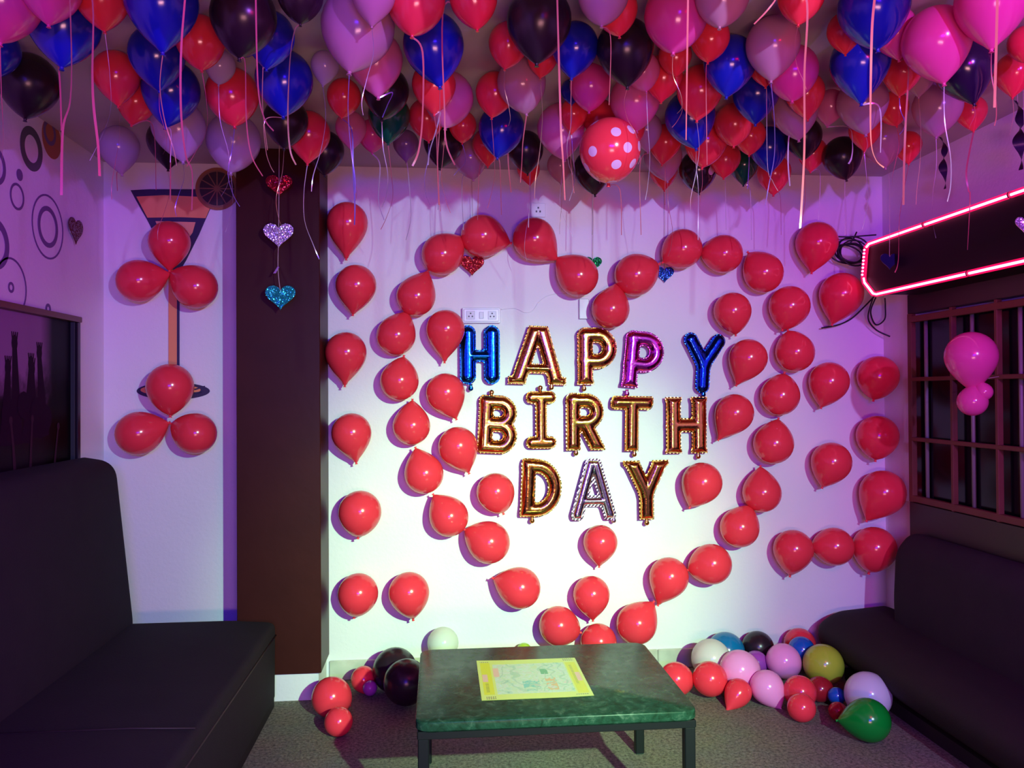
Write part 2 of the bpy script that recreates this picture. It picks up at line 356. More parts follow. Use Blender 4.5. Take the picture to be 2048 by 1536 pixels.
RIBBONS=[
(1000, 'p', 0.0067, [[-0.816, 1.851, 2.395], [-0.816, 1.851, 2.39], [-0.813, 1.853, 2.245], [-0.817, 1.854, 2.151], [-0.833, 1.856, 2.09], [-0.837, 1.858, 1.945]]),
(1000, 'p', 0.0067, [[-0.768, 1.847, 2.394], [-0.768, 1.847, 2.39], [-0.767, 1.849, 2.212], [-0.764, 1.849, 2.139], [-0.755, 1.849, 2.056], [-0.752, 1.85, 1.987]]),
(1, 'p', 0.0058, [[-1.088, 2.432, 2.428], [-1.104, 2.433, 2.485], [-1.099, 2.433, 2.39], [-1.096, 2.434, 2.271]]),
(1001, 'p', 0.0056, [[-0.56, 1.828, 2.393], [-0.56, 1.828, 2.389], [-0.57, 1.831, 2.266], [-0.571, 1.832, 2.133], [-0.561, 1.832, 2.033], [-0.547, 1.831, 1.994], [-0.548, 1.832, 1.91]]),
(1002, 'p', 0.0044, [[-0.404, 1.814, 2.392], [-0.404, 1.814, 2.388], [-0.4, 1.816, 2.187], [-0.387, 1.816, 2.115], [-0.366, 1.814, 2.085]]),
(14, 'g', 0.0056, [[-0.386, 2.281, 2.52], [-0.401, 2.282, 2.522], [-0.415, 2.284, 2.438], [-0.422, 2.287, 2.283], [-0.416, 2.287, 2.185], [-0.4, 2.286, 2.143]]),
(11, 'p', 0.0043, [[-0.561, 2.364, 2.444], [-0.557, 2.363, 2.459], [-0.554, 2.365, 2.292], [-0.54, 2.365, 2.191], [-0.508, 2.363, 2.13]]),
(13, 'g', 0.0035, [[-0.532, 2.817, 2.431], [-0.598, 2.823, 2.447], [-0.596, 2.824, 2.344], [-0.582, 2.823, 2.292], [-0.568, 2.822, 2.266]]),
(10, 's', 0.0036, [[-0.949, 2.936, 2.428], [-0.95, 2.936, 2.438], [-0.952, 2.937, 2.326]]),
(16, 'p', 0.0044, [[-1.411, 3.673, 2.464], [-1.42, 3.674, 2.484], [-1.418, 3.674, 2.402]]),
(8, 'p', 0.0057, [[-1.141, 3.133, 2.501], [-1.079, 3.127, 2.52], [-1.067, 3.129, 2.274]]),
(10, 'p', 0.0053, [[-0.949, 2.936, 2.428], [-0.953, 2.937, 2.397], [-0.953, 2.939, 2.192]]),
(27, 'p', 0.007, [[-0.062, 2.253, 2.472], [-0.044, 2.252, 2.457], [-0.045, 2.253, 2.281], [-0.056, 2.255, 2.183], [-0.074, 2.258, 2.138]]),
(28, 'p', 0.0057, [[0.1, 2.259, 2.511], [0.018, 2.265, 2.6], [0.017, 2.269, 2.288], [0.022, 2.269, 2.203], [0.045, 2.268, 2.146]]),
(35, 's', 0.007, [[-0.016, 2.818, 2.463], [0.005, 2.816, 2.486], [-0.01, 2.818, 2.421], [-0.031, 2.82, 2.355], [-0.038, 2.822, 2.302]]),
(35, 'p', 0.007, [[-0.016, 2.818, 2.463], [-0.008, 2.818, 2.421], [-0.005, 2.819, 2.302], [-0.0, 2.82, 2.161]]),
(42, 'p', 0.0062, [[0.258, 3.285, 2.441], [0.279, 3.282, 2.532], [0.286, 3.282, 2.439], [0.296, 3.283, 2.326]]),
(41, 'p', 0.0053, [[0.294, 2.817, 2.462], [0.298, 2.817, 2.393], [0.294, 2.818, 2.325], [0.288, 2.82, 2.245]]),
(23, 'v', 0.0076, [[-0.356, 3.056, 2.522], [-0.328, 3.054, 2.495], [-0.323, 3.055, 2.363], [-0.317, 3.056, 2.211], [-0.319, 3.057, 2.136]]),
(33, 's', 0.0065, [[-0.286, 3.5, 2.524], [-0.255, 3.498, 2.49], [-0.262, 3.5, 2.338], [-0.238, 3.499, 2.251]]),
(1003, 'p', 0.0056, [[0.264, 1.754, 2.388], [0.264, 1.754, 2.383], [0.267, 1.755, 2.239], [0.271, 1.757, 2.083], [0.275, 1.757, 2.016], [0.279, 1.758, 1.927]]),
(1004, 'p', 0.0056, [[0.554, 1.728, 2.386], [0.554, 1.728, 2.382], [0.551, 1.73, 2.226], [0.548, 1.732, 2.059]]),
(50, 'p', 0.0042, [[0.461, 2.195, 2.499], [0.48, 2.193, 2.491], [0.475, 2.196, 2.302]]),
(1005, 'p', 0.0044, [[0.752, 1.71, 2.385], [0.752, 1.71, 2.38], [0.73, 1.713, 2.347], [0.7, 1.716, 2.316]]),
(1005, 'p', 0.0056, [[0.815, 1.705, 2.385], [0.815, 1.705, 2.38], [0.811, 1.707, 2.202], [0.81, 1.709, 2.035], [0.801, 1.711, 1.88], [0.799, 1.712, 1.863]]),
(1006, 'p', 0.0067, [[0.968, 1.691, 2.384], [0.968, 1.691, 2.379], [0.961, 1.692, 2.301], [0.957, 1.694, 2.146], [0.958, 1.695, 2.051], [0.969, 1.695, 2.012], [0.986, 1.693, 1.995]]),
(87, 's', 0.0066, [[1.393, 2.527, 2.438], [1.455, 2.521, 2.437], [1.458, 2.523, 2.287]]),
(109, 's', 0.0079, [[1.542, 3.026, 2.534], [1.615, 3.019, 2.539], [1.629, 3.019, 2.47], [1.625, 3.02, 2.42], [1.613, 3.021, 2.395]]),
(88, 'p', 0.0078, [[1.414, 2.362, 2.514], [1.456, 2.358, 2.511], [1.447, 2.361, 2.325], [1.442, 2.363, 2.2], [1.439, 2.364, 2.076]]),
(1007, 'p', 0.0067, [[1.24, 1.666, 2.382], [1.24, 1.667, 2.378], [1.236, 1.668, 2.255], [1.232, 1.67, 2.127]]),
(98, 'p', 0.0081, [[2.151, 3.051, 2.535], [2.129, 3.054, 2.39], [2.137, 3.055, 2.309], [2.143, 3.054, 2.278], [2.132, 3.058, 2.066]]),
(108, 's', 0.0035, [[1.131, 2.678, 2.543], [1.135, 2.678, 2.545], [1.137, 2.68, 2.284], [1.154, 2.679, 2.229], [1.173, 2.678, 2.194]]),
(101, 'p', 0.0069, [[2.146, 3.488, 2.527], [2.109, 3.494, 2.304], [2.101, 3.497, 2.098], [2.085, 3.499, 2.04]]),
(82, 's', 0.0059, [[1.391, 3.011, 2.459], [1.37, 3.012, 2.511], [1.362, 3.014, 2.403], [1.369, 3.015, 2.302]]),
(25, 'v', 0.0049, [[-0.207, 2.646, 2.453], [-0.151, 2.641, 2.487], [-0.167, 2.642, 2.446], [-0.184, 2.644, 2.405]]),
(115, 'v', 0.0044, [[1.357, 3.382, 2.511], [1.351, 3.383, 2.478], [1.344, 3.384, 2.384]]),
(12, 'g', 0.0031, [[-0.521, 2.531, 2.49], [-0.536, 2.531, 2.614], [-0.545, 2.534, 2.413], [-0.53, 2.534, 2.257]]),
(69, 'p', 0.0044, [[1.003, 3.473, 2.497], [1.002, 3.472, 2.574], [1.001, 3.475, 2.329]]),
(54, 'p', 0.0032, [[0.862, 2.468, 2.527], [0.848, 2.469, 2.506], [0.85, 2.472, 2.22]]),
(67, 's', 0.0049, [[0.751, 3.866, 2.445], [0.753, 3.866, 2.466], [0.747, 3.868, 2.27]]),
(75, 's', 0.0049, [[1.272, 3.834, 2.448], [1.273, 3.834, 2.455], [1.27, 3.836, 2.245]]),
(43, 'p', 0.0045, [[0.218, 3.583, 2.507], [0.184, 3.586, 2.524], [0.172, 3.59, 2.276]]),
(45, 's', 0.0045, [[0.392, 3.605, 2.475], [0.412, 3.603, 2.499], [0.404, 3.606, 2.249]]),
(32, 's', 0.0045, [[-0.148, 3.63, 2.535], [-0.141, 3.63, 2.518], [-0.127, 3.631, 2.304], [-0.15, 3.634, 2.191]]),
(38, 's', 0.0044, [[0.021, 3.511, 2.46], [0.005, 3.512, 2.466], [-0.005, 3.515, 2.302]]),
(61, 'p', 0.0043, [[0.88, 3.335, 2.511], [0.854, 3.338, 2.466], [0.857, 3.341, 2.168]]),
(74, 's', 0.0048, [[1.362, 3.705, 2.496], [1.361, 3.705, 2.532], [1.365, 3.707, 2.27]]),
(99, 's', 0.0046, [[1.847, 3.517, 2.438], [1.859, 3.516, 2.455], [1.858, 3.518, 2.214]]),
(66, 'p', 0.0037, [[0.639, 2.945, 2.227], [0.675, 2.941, 2.256], [0.68, 2.943, 2.087]]),
(44, 's', 0.0047, [[0.146, 3.745, 2.475], [0.11, 3.748, 2.509], [0.113, 3.75, 2.263]]),
(78, 's', 0.0049, [[1.493, 3.806, 2.503], [1.523, 3.803, 2.488], [1.529, 3.805, 2.242]]),
(85, 'p', 0.0051, [[1.689, 3.901, 2.471], [1.718, 3.898, 2.49], [1.722, 3.9, 2.288]]),
(84, 's', 0.0047, [[1.751, 3.61, 2.516], [1.785, 3.607, 2.525], [1.777, 3.61, 2.302]]),
(42, 'p', 0.0041, [[0.258, 3.285, 2.441], [0.251, 3.286, 2.439], [0.256, 3.287, 2.233]]),
]
WALL_BALLOONS=[
(-0.47, 4.164, 2.379, 0.208, 93.0, 0.9, 'at the top of the straight column beside the dark pillar'),
(-0.428, 4.164, 2.057, 0.208, 97.0, 0.76, 'second from the top in the column beside the dark pillar'),
(-0.48, 4.163, 1.71, 0.21, 93.0, 0.84, 'touching the dark pillar, third down in the column beside it'),
(-0.454, 4.167, 1.297, 0.203, 82.0, 0.8, 'fourth down in the column beside the dark pillar'),
(-0.412, 4.159, 0.892, 0.218, 95.0, 0.6, 'round one fifth down in the column beside the dark pillar'),
(-0.424, 4.166, 0.474, 0.205, 100.0, 0.62, 'lowest in the column beside the dark pillar'),
(-0.165, 4.164, 0.472, 0.209, 82.0, 0.7, 'low on the wall, right of the lowest one by the dark pillar'),
(0.494, 4.157, 2.303, 0.223, 40.0, 0.76, "at the top right end of the heart's left lobe"),
(0.222, 4.157, 2.316, 0.221, 12.0, 0.7, "on the very top of the heart's left lobe"),
(0.014, 4.162, 2.218, 0.213, -40.0, 0.7, "upper left shoulder of the heart's left lobe, above the red glitter heart"),
(-0.122, 4.167, 2.0, 0.202, -65.0, 0.74, "on the heart outline's left side, one below the shoulder"),
(-0.225, 4.167, 1.797, 0.201, -65.0, 0.7, "on the heart outline's left side, level with the wall socket"),
(-0.209, 4.169, 1.562, 0.199, -80.0, 0.68, "heart outline's left side, left of the blue foil H tail"),
(-0.148, 4.171, 1.329, 0.194, -88.0, 0.72, "heart outline's left side, left of the gold foil B"),
(-0.085, 4.167, 1.081, 0.202, -108.0, 0.72, "heart outline's left side, large one low beside the gold B"),
(0.043, 4.167, 0.856, 0.202, -125.0, 0.7, "heart outline's lower left, between two touching red ones"),
(0.249, 4.159, 0.721, 0.218, -152.0, 0.66, "heart outline's lower left, below the gold foil D"),
(0.41, 4.161, 0.48, 0.214, -160.0, 0.72, "heart outline's bottom left, lying sideways with its knot to the left"),
(0.727, 4.16, 2.111, 0.216, -138.0, 0.7, 'left side of the notch of the heart, under the green glitter heart'),
(0.901, 4.167, 1.936, 0.201, -75.0, 0.74, "at the bottom point of the heart's notch, above the gold P"),
(1.034, 4.157, 2.118, 0.223, -25.0, 0.68, 'right side of the notch of the heart, beside the blue glitter heart'),
(1.293, 4.164, 2.262, 0.208, 145.0, 0.64, "top left of the heart's right lobe"),
(1.518, 4.166, 2.236, 0.204, 185.0, 0.62, "very top of the heart's right lobe"),
(1.738, 4.163, 2.135, 0.21, -125.0, 0.66, "upper right shoulder of the heart's right lobe"),
(1.88, 4.16, 1.957, 0.216, 105.0, 0.56, "heart outline's right side, just below the shoulder"),
(1.911, 4.165, 1.706, 0.205, -105.0, 0.64, "heart outline's right side, right of the blue foil Y"),
(1.824, 4.164, 1.472, 0.207, -75.0, 0.62, "heart outline's right side, level with the gold foil H top"),
(1.784, 4.162, 1.214, 0.212, -75.0, 0.66, "heart outline's right side, level with the gold foil H foot"),
(1.719, 4.166, 0.951, 0.204, -90.0, 0.72, "heart outline's right side, level with the last foil row"),
(1.593, 4.165, 0.767, 0.206, -60.0, 0.66, "heart outline's lower right, below the last foil row"),
(1.436, 4.161, 0.579, 0.213, 165.0, 0.62, "heart outline's lower right, second of the descending pair"),
(1.205, 4.165, 0.515, 0.207, 110.0, 0.78, "heart outline's bottom right, above the right table corner"),
(1.027, 4.162, 0.273, 0.211, -48.0, 0.7, "heart outline's bottom right, just above the table top"),
(0.825, 4.173, 0.182, 0.19, 90.0, 0.6, "at the heart's bottom tip, half hidden by the green table"),
(0.612, 4.166, 0.275, 0.204, 20.0, 0.6, "heart outline's bottom left, just above the table top"),
(0.03, 4.168, 1.831, 0.2, 92.0, 0.88, 'inside the heart, left of the blue foil H'),
(0.028, 4.167, 1.501, 0.202, 68.0, 0.76, 'inside the heart, under the blue foil H tail'),
(0.091, 4.165, 1.221, 0.205, 68.0, 0.74, 'inside the heart, left of the gold foil B foot'),
(0.285, 4.169, 0.981, 0.198, 70.0, 0.62, 'inside the heart, left of the gold foil D'),
(1.566, 4.169, 1.93, 0.199, 80.0, 0.66, "inside the heart's right lobe, above the blue foil Y"),
(1.649, 4.166, 1.677, 0.204, 112.0, 0.8, 'inside the heart, right of the blue foil Y'),
(1.571, 4.166, 1.382, 0.204, 120.0, 0.82, 'inside the heart, right of the gold foil H'),
(1.388, 4.161, 1.014, 0.213, 115.0, 0.7, 'inside the heart, right of the last gold Y'),
(0.84, 4.178, 0.706, 0.18, 92.0, 0.76, 'inside the heart, under the silver foil A'),
(0.789, 4.172, 0.433, 0.192, 86.0, 0.76, "inside the heart's lower tip, above the table centre"),
(2.036, 4.157, 2.301, 0.222, 98.0, 0.74, 'right of the heart, beside the coil of black cable'),
(2.169, 4.153, 2.022, 0.23, 105.0, 0.74, 'right of the heart, touching the red rope light corner'),
(2.099, 4.162, 1.548, 0.211, 105.0, 0.7, 'right of the heart, inner one of the second row down'),
(2.375, 4.159, 1.577, 0.218, 98.0, 0.64, 'near the right corner, upper one of the three stacked'),
(2.368, 4.158, 1.251, 0.22, 92.0, 0.64, 'near the right corner, middle one of the three stacked'),
(2.108, 4.162, 1.113, 0.211, 108.0, 0.72, 'right of the heart, inner one level with the last foil row'),
(2.39, 4.149, 0.945, 0.239, 118.0, 0.76, 'near the right corner, lowest and biggest of the three stacked'),
(1.89, 4.163, 0.645, 0.21, 95.0, 0.72, 'low right on the wall, first in the row of three'),
(2.122, 4.166, 0.655, 0.203, 180.0, 0.56, 'low right on the wall, middle of the row of three'),
(2.342, 4.154, 0.644, 0.228, 100.0, 0.6, 'low right on the wall, last in the row of three, by the sofa'),
(-1.356, 4.167, 2.272, 0.202, 92.0, 0.76, 'top of the upper clover of three on the glass mural'),
(-1.505, 4.163, 2.071, 0.211, -15.0, 0.74, 'left leaf of the upper clover of three on the glass mural'),
(-1.227, 4.159, 2.042, 0.217, -148.0, 0.72, 'right leaf of the upper clover of three on the glass mural'),
(-1.35, 4.154, 1.54, 0.228, 92.0, 0.68, "top of the lower clover of three at the mural's foot"),
(-1.505, 4.159, 1.306, 0.218, -20.0, 0.72, "left leaf of the lower clover of three at the mural's foot"),
(-1.23, 4.165, 1.302, 0.207, -158.0, 0.68, "right leaf of the lower clover of three at the mural's foot"),
]
FLOOR_BALLOONS=[
(1.152, 3.874, 0.081, 0.163, 'red', 40.0, 0.8, 'red balloon behind the right table edge, half hidden by the table top'),
(1.306, 3.823, 0.094, 0.166, 'red', 60.0, 0.7, "bright red balloon on the floor, first clear of the table's right edge"),
(1.469, 3.859, 0.119, 0.193, 'pink', 10.0, 0.62, 'large pink balloon behind a small red one, in front of the purple one'),
(1.413, 3.726, 0.062, 0.124, 'red', 112.0, 0.95, 'small red balloon with stretched neck toward the room, between two pink areas'),
(1.551, 3.721, 0.082, 0.158, 'pink', 80.0, 0.72, 'front pink balloon with its knot pointing down at the carpet'),
(1.381, 4.021, 0.123, 0.201, 'white', 90.0, 0.6, 'cream white balloon at the left back of the right floor pile'),
(1.509, 4.156, 0.116, 0.197, 'tealblue', 90.0, 0.6, 'teal blue balloon against the baseboard behind the white one'),
(1.692, 4.172, 0.126, 0.166, 'black', 100.0, 0.6, 'black balloon against the baseboard in the right floor pile'),
(1.628, 4.044, 0.086, 0.125, 'purple', 90.0, 0.6, 'purple balloon wedged under the black one in the floor pile'),
(1.745, 3.972, 0.116, 0.174, 'pink', 40.0, 0.74, 'upper pink balloon beside the yellow one, knot toward it'),
(1.925, 4.171, 0.134, 0.167, 'red', 90.0, 0.6, 'red balloon against the wall behind the sofa corner'),
(1.873, 4.04, 0.146, 0.136, 'blue', 90.0, 0.6, 'blue balloon hidden between the pink and yellow ones'),
(1.918, 3.892, 0.119, 0.199, 'yellow', 90.0, 0.6, 'yellow balloon leaning on the dark sofa seat'),
(1.687, 3.66, 0.076, 0.151, 'red', 90.0, 0.6, 'dull red balloon beneath the yellow one in the floor pile'),
(1.626, 3.513, 0.062, 0.125, 'red', 95.0, 0.66, 'small bright red balloon at the front of the right floor pile'),
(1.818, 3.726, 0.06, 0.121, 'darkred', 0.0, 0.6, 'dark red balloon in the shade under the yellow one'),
(1.857, 3.641, 0.057, 0.08, 'blue', 90.0, 0.6, 'tiny blue balloon beside the lilac white one by the sofa'),
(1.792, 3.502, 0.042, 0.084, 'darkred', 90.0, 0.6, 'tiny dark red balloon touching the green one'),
(1.946, 3.521, 0.103, 0.206, 'lilacwhite', 90.0, 0.6, 'large lilac white balloon against the sofa behind the green one'),
(1.817, 3.286, 0.09, 0.18, 'green', 160.0, 0.7, 'green balloon nearest the camera on the floor by the sofa'),
(-0.51, 3.791, 0.091, 0.181, 'red', 70.0, 0.72, 'large red balloon on the floor below the dark pillar'),
(-0.451, 3.578, 0.061, 0.123, 'red', 90.0, 0.6, 'small red balloon in front of the larger one below the pillar'),
(-0.391, 4.091, 0.063, 0.126, 'red', 80.0, 0.62, 'small red balloon near the baseboard behind the purple one'),
(-0.352, 4.01, 0.046, 0.072, 'purple', 90.0, 0.6, 'tiny purple balloon in front of a small red one'),
(-0.233, 4.067, 0.11, 0.221, 'black', 90.0, 0.6, 'rear black balloon behind the left table edge'),
(-0.169, 3.871, 0.118, 0.215, 'black', 90.0, 0.6, 'front black balloon half hidden by the left table edge'),
(0.008, 4.175, 0.204, 0.161, 'white', 90.0, 0.6, 'translucent white balloon standing at the wall behind the table'),
(0.434, 4.213, 0.135, 0.084, 'yellow', 90.0, 0.6, 'tiny yellow balloon peeping over the back of the table'),
]

# ------------------------------------------------------------------ materials of the setting
M_WALL = mat('white_wall_paint', (.80, .78, .78), .55, bump=(55, .12), var=(2.2, (.74, .72, .72), .35))
M_CEIL = mat('ceiling_paint', (.46, .42, .42), .8, bump=(40, .1))
M_SKIRT = mat('pale_marble_skirting', (.62, .60, .50), .35, var=(9, (.42, .40, .32), .2))
M_WOOD = mat('dark_red_wood_laminate', (.034, .0068, .0042), .42, spec=.2, bump=(30, .05), var=(5, (.048, .0095, .006), .3))
M_DARK = mat('black_brown_panel', (.010, .005, .007), .5, var=(6, (.014, .007, .009), .3))

def floor_mat():
    m, nt, b = ptree('speckled_carpet')
    tc = nt.nodes.new('ShaderNodeTexCoord')
    n1 = nt.nodes.new('ShaderNodeTexNoise'); n1.inputs['Scale'].default_value = 72; n1.inputs['Detail'].default_value = 5; n1.inputs['Roughness'].default_value = .8
    n2 = nt.nodes.new('ShaderNodeTexNoise'); n2.inputs['Scale'].default_value = 5
    r = nt.nodes.new('ShaderNodeValToRGB'); r.color_ramp.interpolation = 'LINEAR'
    r.color_ramp.elements[0].position = .36; r.color_ramp.elements[0].color = (.060, .048, .034, 1)
    r.color_ramp.elements[1].position = .66; r.color_ramp.elements[1].color = (.34, .31, .225, 1)
    mx = nt.nodes.new('ShaderNodeMix'); mx.data_type = 'RGBA'; mx.blend_type = 'MULTIPLY'; mx.inputs[0].default_value = .35
    nt.links.new(tc.outputs['Object'], n1.inputs['Vector']); nt.links.new(tc.outputs['Object'], n2.inputs['Vector'])
    nt.links.new(n1.outputs['Fac'], r.inputs['Fac']); nt.links.new(r.outputs['Color'], mx.inputs[6]); nt.links.new(n2.outputs['Color'], mx.inputs[7])
    nt.links.new(mx.outputs[2], b.inputs['Base Color']); b.inputs['Roughness'].default_value = .9
    bp = nt.nodes.new('ShaderNodeBump'); bp.inputs['Strength'].default_value = .5; bp.inputs['Distance'].default_value = .006
    nt.links.new(n1.outputs['Fac'], bp.inputs['Height']); nt.links.new(bp.outputs['Normal'], b.inputs['Normal'])
    return m

# ------------------------------------------------------------------ the room
def struct(name, mb, m, parent=None):
    o = obj(name, mb, m, parent)
    if parent is None: o['kind'] = 'structure'
    return o

struct('floor', MB().box(LEFT_X-.12, RIGHT_X+.12, FRONT_Y-.12, WALL_Y+.12, -.1, 0), floor_mat())
struct('ceiling', MB().box(LEFT_X-.12, RIGHT_X+.12, FRONT_Y-.12, WALL_Y+.12, CEIL_Z, CEIL_Z+.1), M_CEIL)
struct('wall_back', MB().box(LEFT_X-.12, RIGHT_X+.12, WALL_Y, WALL_Y+.12, 0, CEIL_Z), M_WALL)
struct('wall_left', MB().box(LEFT_X-.12, LEFT_X, FRONT_Y, WALL_Y, 0, CEIL_Z), M_WALL)
struct('wall_right', MB().box(RIGHT_X, RIGHT_X+.12, FRONT_Y, WALL_Y, 0, CEIL_Z), M_WALL)
struct('wall_front', MB().box(LEFT_X-.12, RIGHT_X+.12, FRONT_Y-.12, FRONT_Y, 0, CEIL_Z), mat('dim_front_wall', (.30, .22, .22), .7))
b = thing('baseboard_back', (0, WALL_Y, 0), None, None); b['kind'] = 'structure'
obj('skirting_tile', MB().rbox(LEFT_X, -.985, WALL_Y-.016, WALL_Y-.0005, 0, .10, .004), M_SKIRT, b)
xs = [-.585, -.03, .57, 1.17, 1.77, 2.478]
for x0, x1 in zip(xs[:-1], xs[1:]):
    obj('skirting_tile', MB().rbox(x0+.001, x1-.001, WALL_Y-.016, WALL_Y-.0005, 0, .10, .004), M_SKIRT, b)

# pillar: wood-laminate cladding over a white plastered core
p = thing('pillar', (-.785, 4.13, 0), None, None); p['kind'] = 'structure'
obj('plinth', MB().box(-.970, -.600, 4.006, WALL_Y-.001, 0, .15), M_WALL, p)
obj('front_panel', MB().rbox(-.985, -.585, 3.988, 4.004, .135, CEIL_Z-.001, .003), M_WOOD, p)
obj('side_panel', MB().box(-.600, -.586, 4.0045, WALL_Y-.001, .135, CEIL_Z-.001), M_WOOD, p)
obj('side_panel', MB().box(-.984, -.970, 4.0045, WALL_Y-.001, .135, CEIL_Z-.001), M_WOOD, p)

# right wall: dark panelling with a gridded window, far end at y = 3.96
t = struct('trim_1', MB().rbox(2.43, RIGHT_X-.001, .8, 3.97, 0, .92, .004), M_DARK)
t = struct('trim_2', MB().rbox(2.43, RIGHT_X-.001, .8, 3.97, 1.895, 1.995, .004), M_DARK)
M_FRAME = mat('brown_window_frame', (.15, .048, .032), .5, spec=.25, var=(14, (.11, .034, .022), .3))
M_ROD = mat('grey_grille_rod', (.20, .18, .16), .5)
M_PANE = mat('dark_window_glass', (.004, .003, .007), .16, spec=.2)
wn = thing('window_1', (2.455, 2.9, .92), None, None); wn['kind'] = 'structure'
ycols = [3.965, 3.61, 3.30, 3.00, 2.70, 2.40, 2.10]
zrows = [.94, 1.247, 1.555, 1.865]
for i, y in enumerate(ycols):
    wd = .018 if i == 0 else .010
    obj('mullion', MB().rbox(2.425, 2.452, y-2*wd if i == 0 else y-wd, y if i == 0 else y+wd, zrows[0]-.02, zrows[-1]+.03, .003), M_FRAME, wn)
for z in zrows:
    wd = .016 if z in (zrows[0], zrows[-1]) else .010
    obj('rail', MB().rbox(2.4245, 2.4505, ycols[-1], ycols[0]-.001, z-wd, z+wd, .003), M_FRAME, wn)
for a, c in zip(ycols[:-1], ycols[1:]):
    for z0, z1 in zip(zrows[:-1], zrows[1:]):
        obj('pane', MB().box(2.473, 2.477, c, a, z0, z1), M_PANE, wn)
for a in ycols[:-1]:
    obj('grille_rod', MB().tube([(2.462, a-.105, zrows[0]), (2.462, a-.105, zrows[-1])], .0095, 8), M_ROD, wn, smooth=True)

# ------------------------------------------------------------------ sofas
M_SOFA = mat('black_sofa_fabric', (.023, .0185, .0215), .85, spec=.22, bump=(220, .15), var=(8, (.018, .014, .018), .3))
M_SOFA2 = mat('black_brown_sofa_fabric', (.0165, .0105, .011), .8, spec=.25, bump=(220, .15), var=(8, (.013, .009, .010), .3))
M_PIPE = mat('sofa_piping', (.022, .012, .016), .6)

def smooth_poly(pts, rad, seg=6):
    """Round the corners of a closed 2D polygon by fillets of the radii in `rad`."""
    out = []; n = len(pts)
    for i in range(n):
        p0, p1, p2 = Vector(pts[i-1]), Vector(pts[i]), Vector(pts[(i+1) % n])
        r = rad[i]
        if r <= 0: out.append(tuple(p1)); continue
        a = (p0-p1); c = (p2-p1); la, lc = a.length, c.length
        r = min(r, la*.49, lc*.49); a.normalize(); c.normalize()
        q0, q1 = p1+a*r, p1+c*r
        for k in range(seg+1):
            s = k/seg
            out.append(tuple(q0*(1-s)**2 + p1*2*s*(1-s) + q1*s*s))
    return out

def extrude_rounded(poly, y0, y1, r, side, cx, n=7):
    """Sweep an XZ section along y; the far end (y1) is rounded by pulling the section in towards (cx, z min)."""
    mb = MB(); zs = [q[1] for q in poly]; zmin = min(zs)
    stations = [(y0, 1.0)]
    for k in range(n+1):
        s = k/n; ang = s*math.pi/2
        stations.append((y1-r+r*math.sin(ang), 1-(1-math.cos(ang))*side))
    N = len(poly); vs = []
    for y, sc in stations:
        for x, z in poly:
            vs.append((cx+(x-cx)*sc, y, zmin+(z-zmin)*(1-(1-sc)*.35)))
    fs = [tuple(range(N)), tuple(range((len(stations)-1)*N, len(stations)*N))]
    for k in range(len(stations)-1):
        for i in range(N):
            j = (i+1) % N; fs.append((k*N+i, k*N+j, (k+1)*N+j, (k+1)*N+i))
    return mb.add(vs, fs)

s = thing('sofa', (-1.25, 2.6, 0), 'long black sofa along the ring-decal wall, high flat backrest, under the concert picture', 'sofa')
o = obj('seat', extrude_rounded(smooth_poly([(-1.50, .05), (-.792, .05), (-.79, .405), (-1.0, .42), (-1.50, .42)], [0, .01, .03, .05, 0]), .9, 3.95, .04, .06, -1.5), M_SOFA, s); smooth_angle(o)
o = obj('backrest', extrude_rounded(smooth_poly([(-1.684, .05), (-1.50, .05), (-1.45, .40), (-1.535, 1.185), (-1.68, 1.21)], [0, 0, .06, .15, .02], 8), .9, 3.965, .05, .05, -1.684), M_SOFA, s); smooth_angle(o)
obj('piping', MB().tube([(-.794, .95, .345), (-.7895, 3.0, .345), (-.7895, 3.925, .345)], .005, 6), M_PIPE, s, smooth=True)
obj('base', MB().box(-1.70, -.80, .92, 3.94, 0, .05), M_SOFA2, s)
for y in (1.7, 2.7):
    obj('seam', MB().tube([(-.800, y, .412), (-1.0, y, .4205), (-1.46, y, .4205)], .003, 5), M_PIPE, s, smooth=True)

s = thing('sofa', (2.2, 2.6, 0), 'low black sofa under the gridded window, behind the coloured floor balloons', 'sofa')
o = obj('seat', extrude_rounded(smooth_poly([(2.40, .06), (2.11, .06), (1.995, .15), (1.985, .245), (2.09, .312), (2.40, .335)], [0, .04, .06, .06, .1, 0], 6), .9, 4.20, .16, .25, 2.42, 9), M_SOFA2, s); smooth_angle(o)
o = obj('backrest', extrude_rounded(smooth_poly([(2.425, .10), (2.30, .10), (2.285, .45), (2.30, .70), (2.37, .775), (2.425, .775)], [0, 0, .05, .1, .06, .02], 7), .9, 3.93, .10, .35, 2.425, 7), M_SOFA, s); smooth_angle(o)
obj('base', MB().box(2.085, 2.42, .92, 4.0, 0, .0595), M_SOFA2, s)

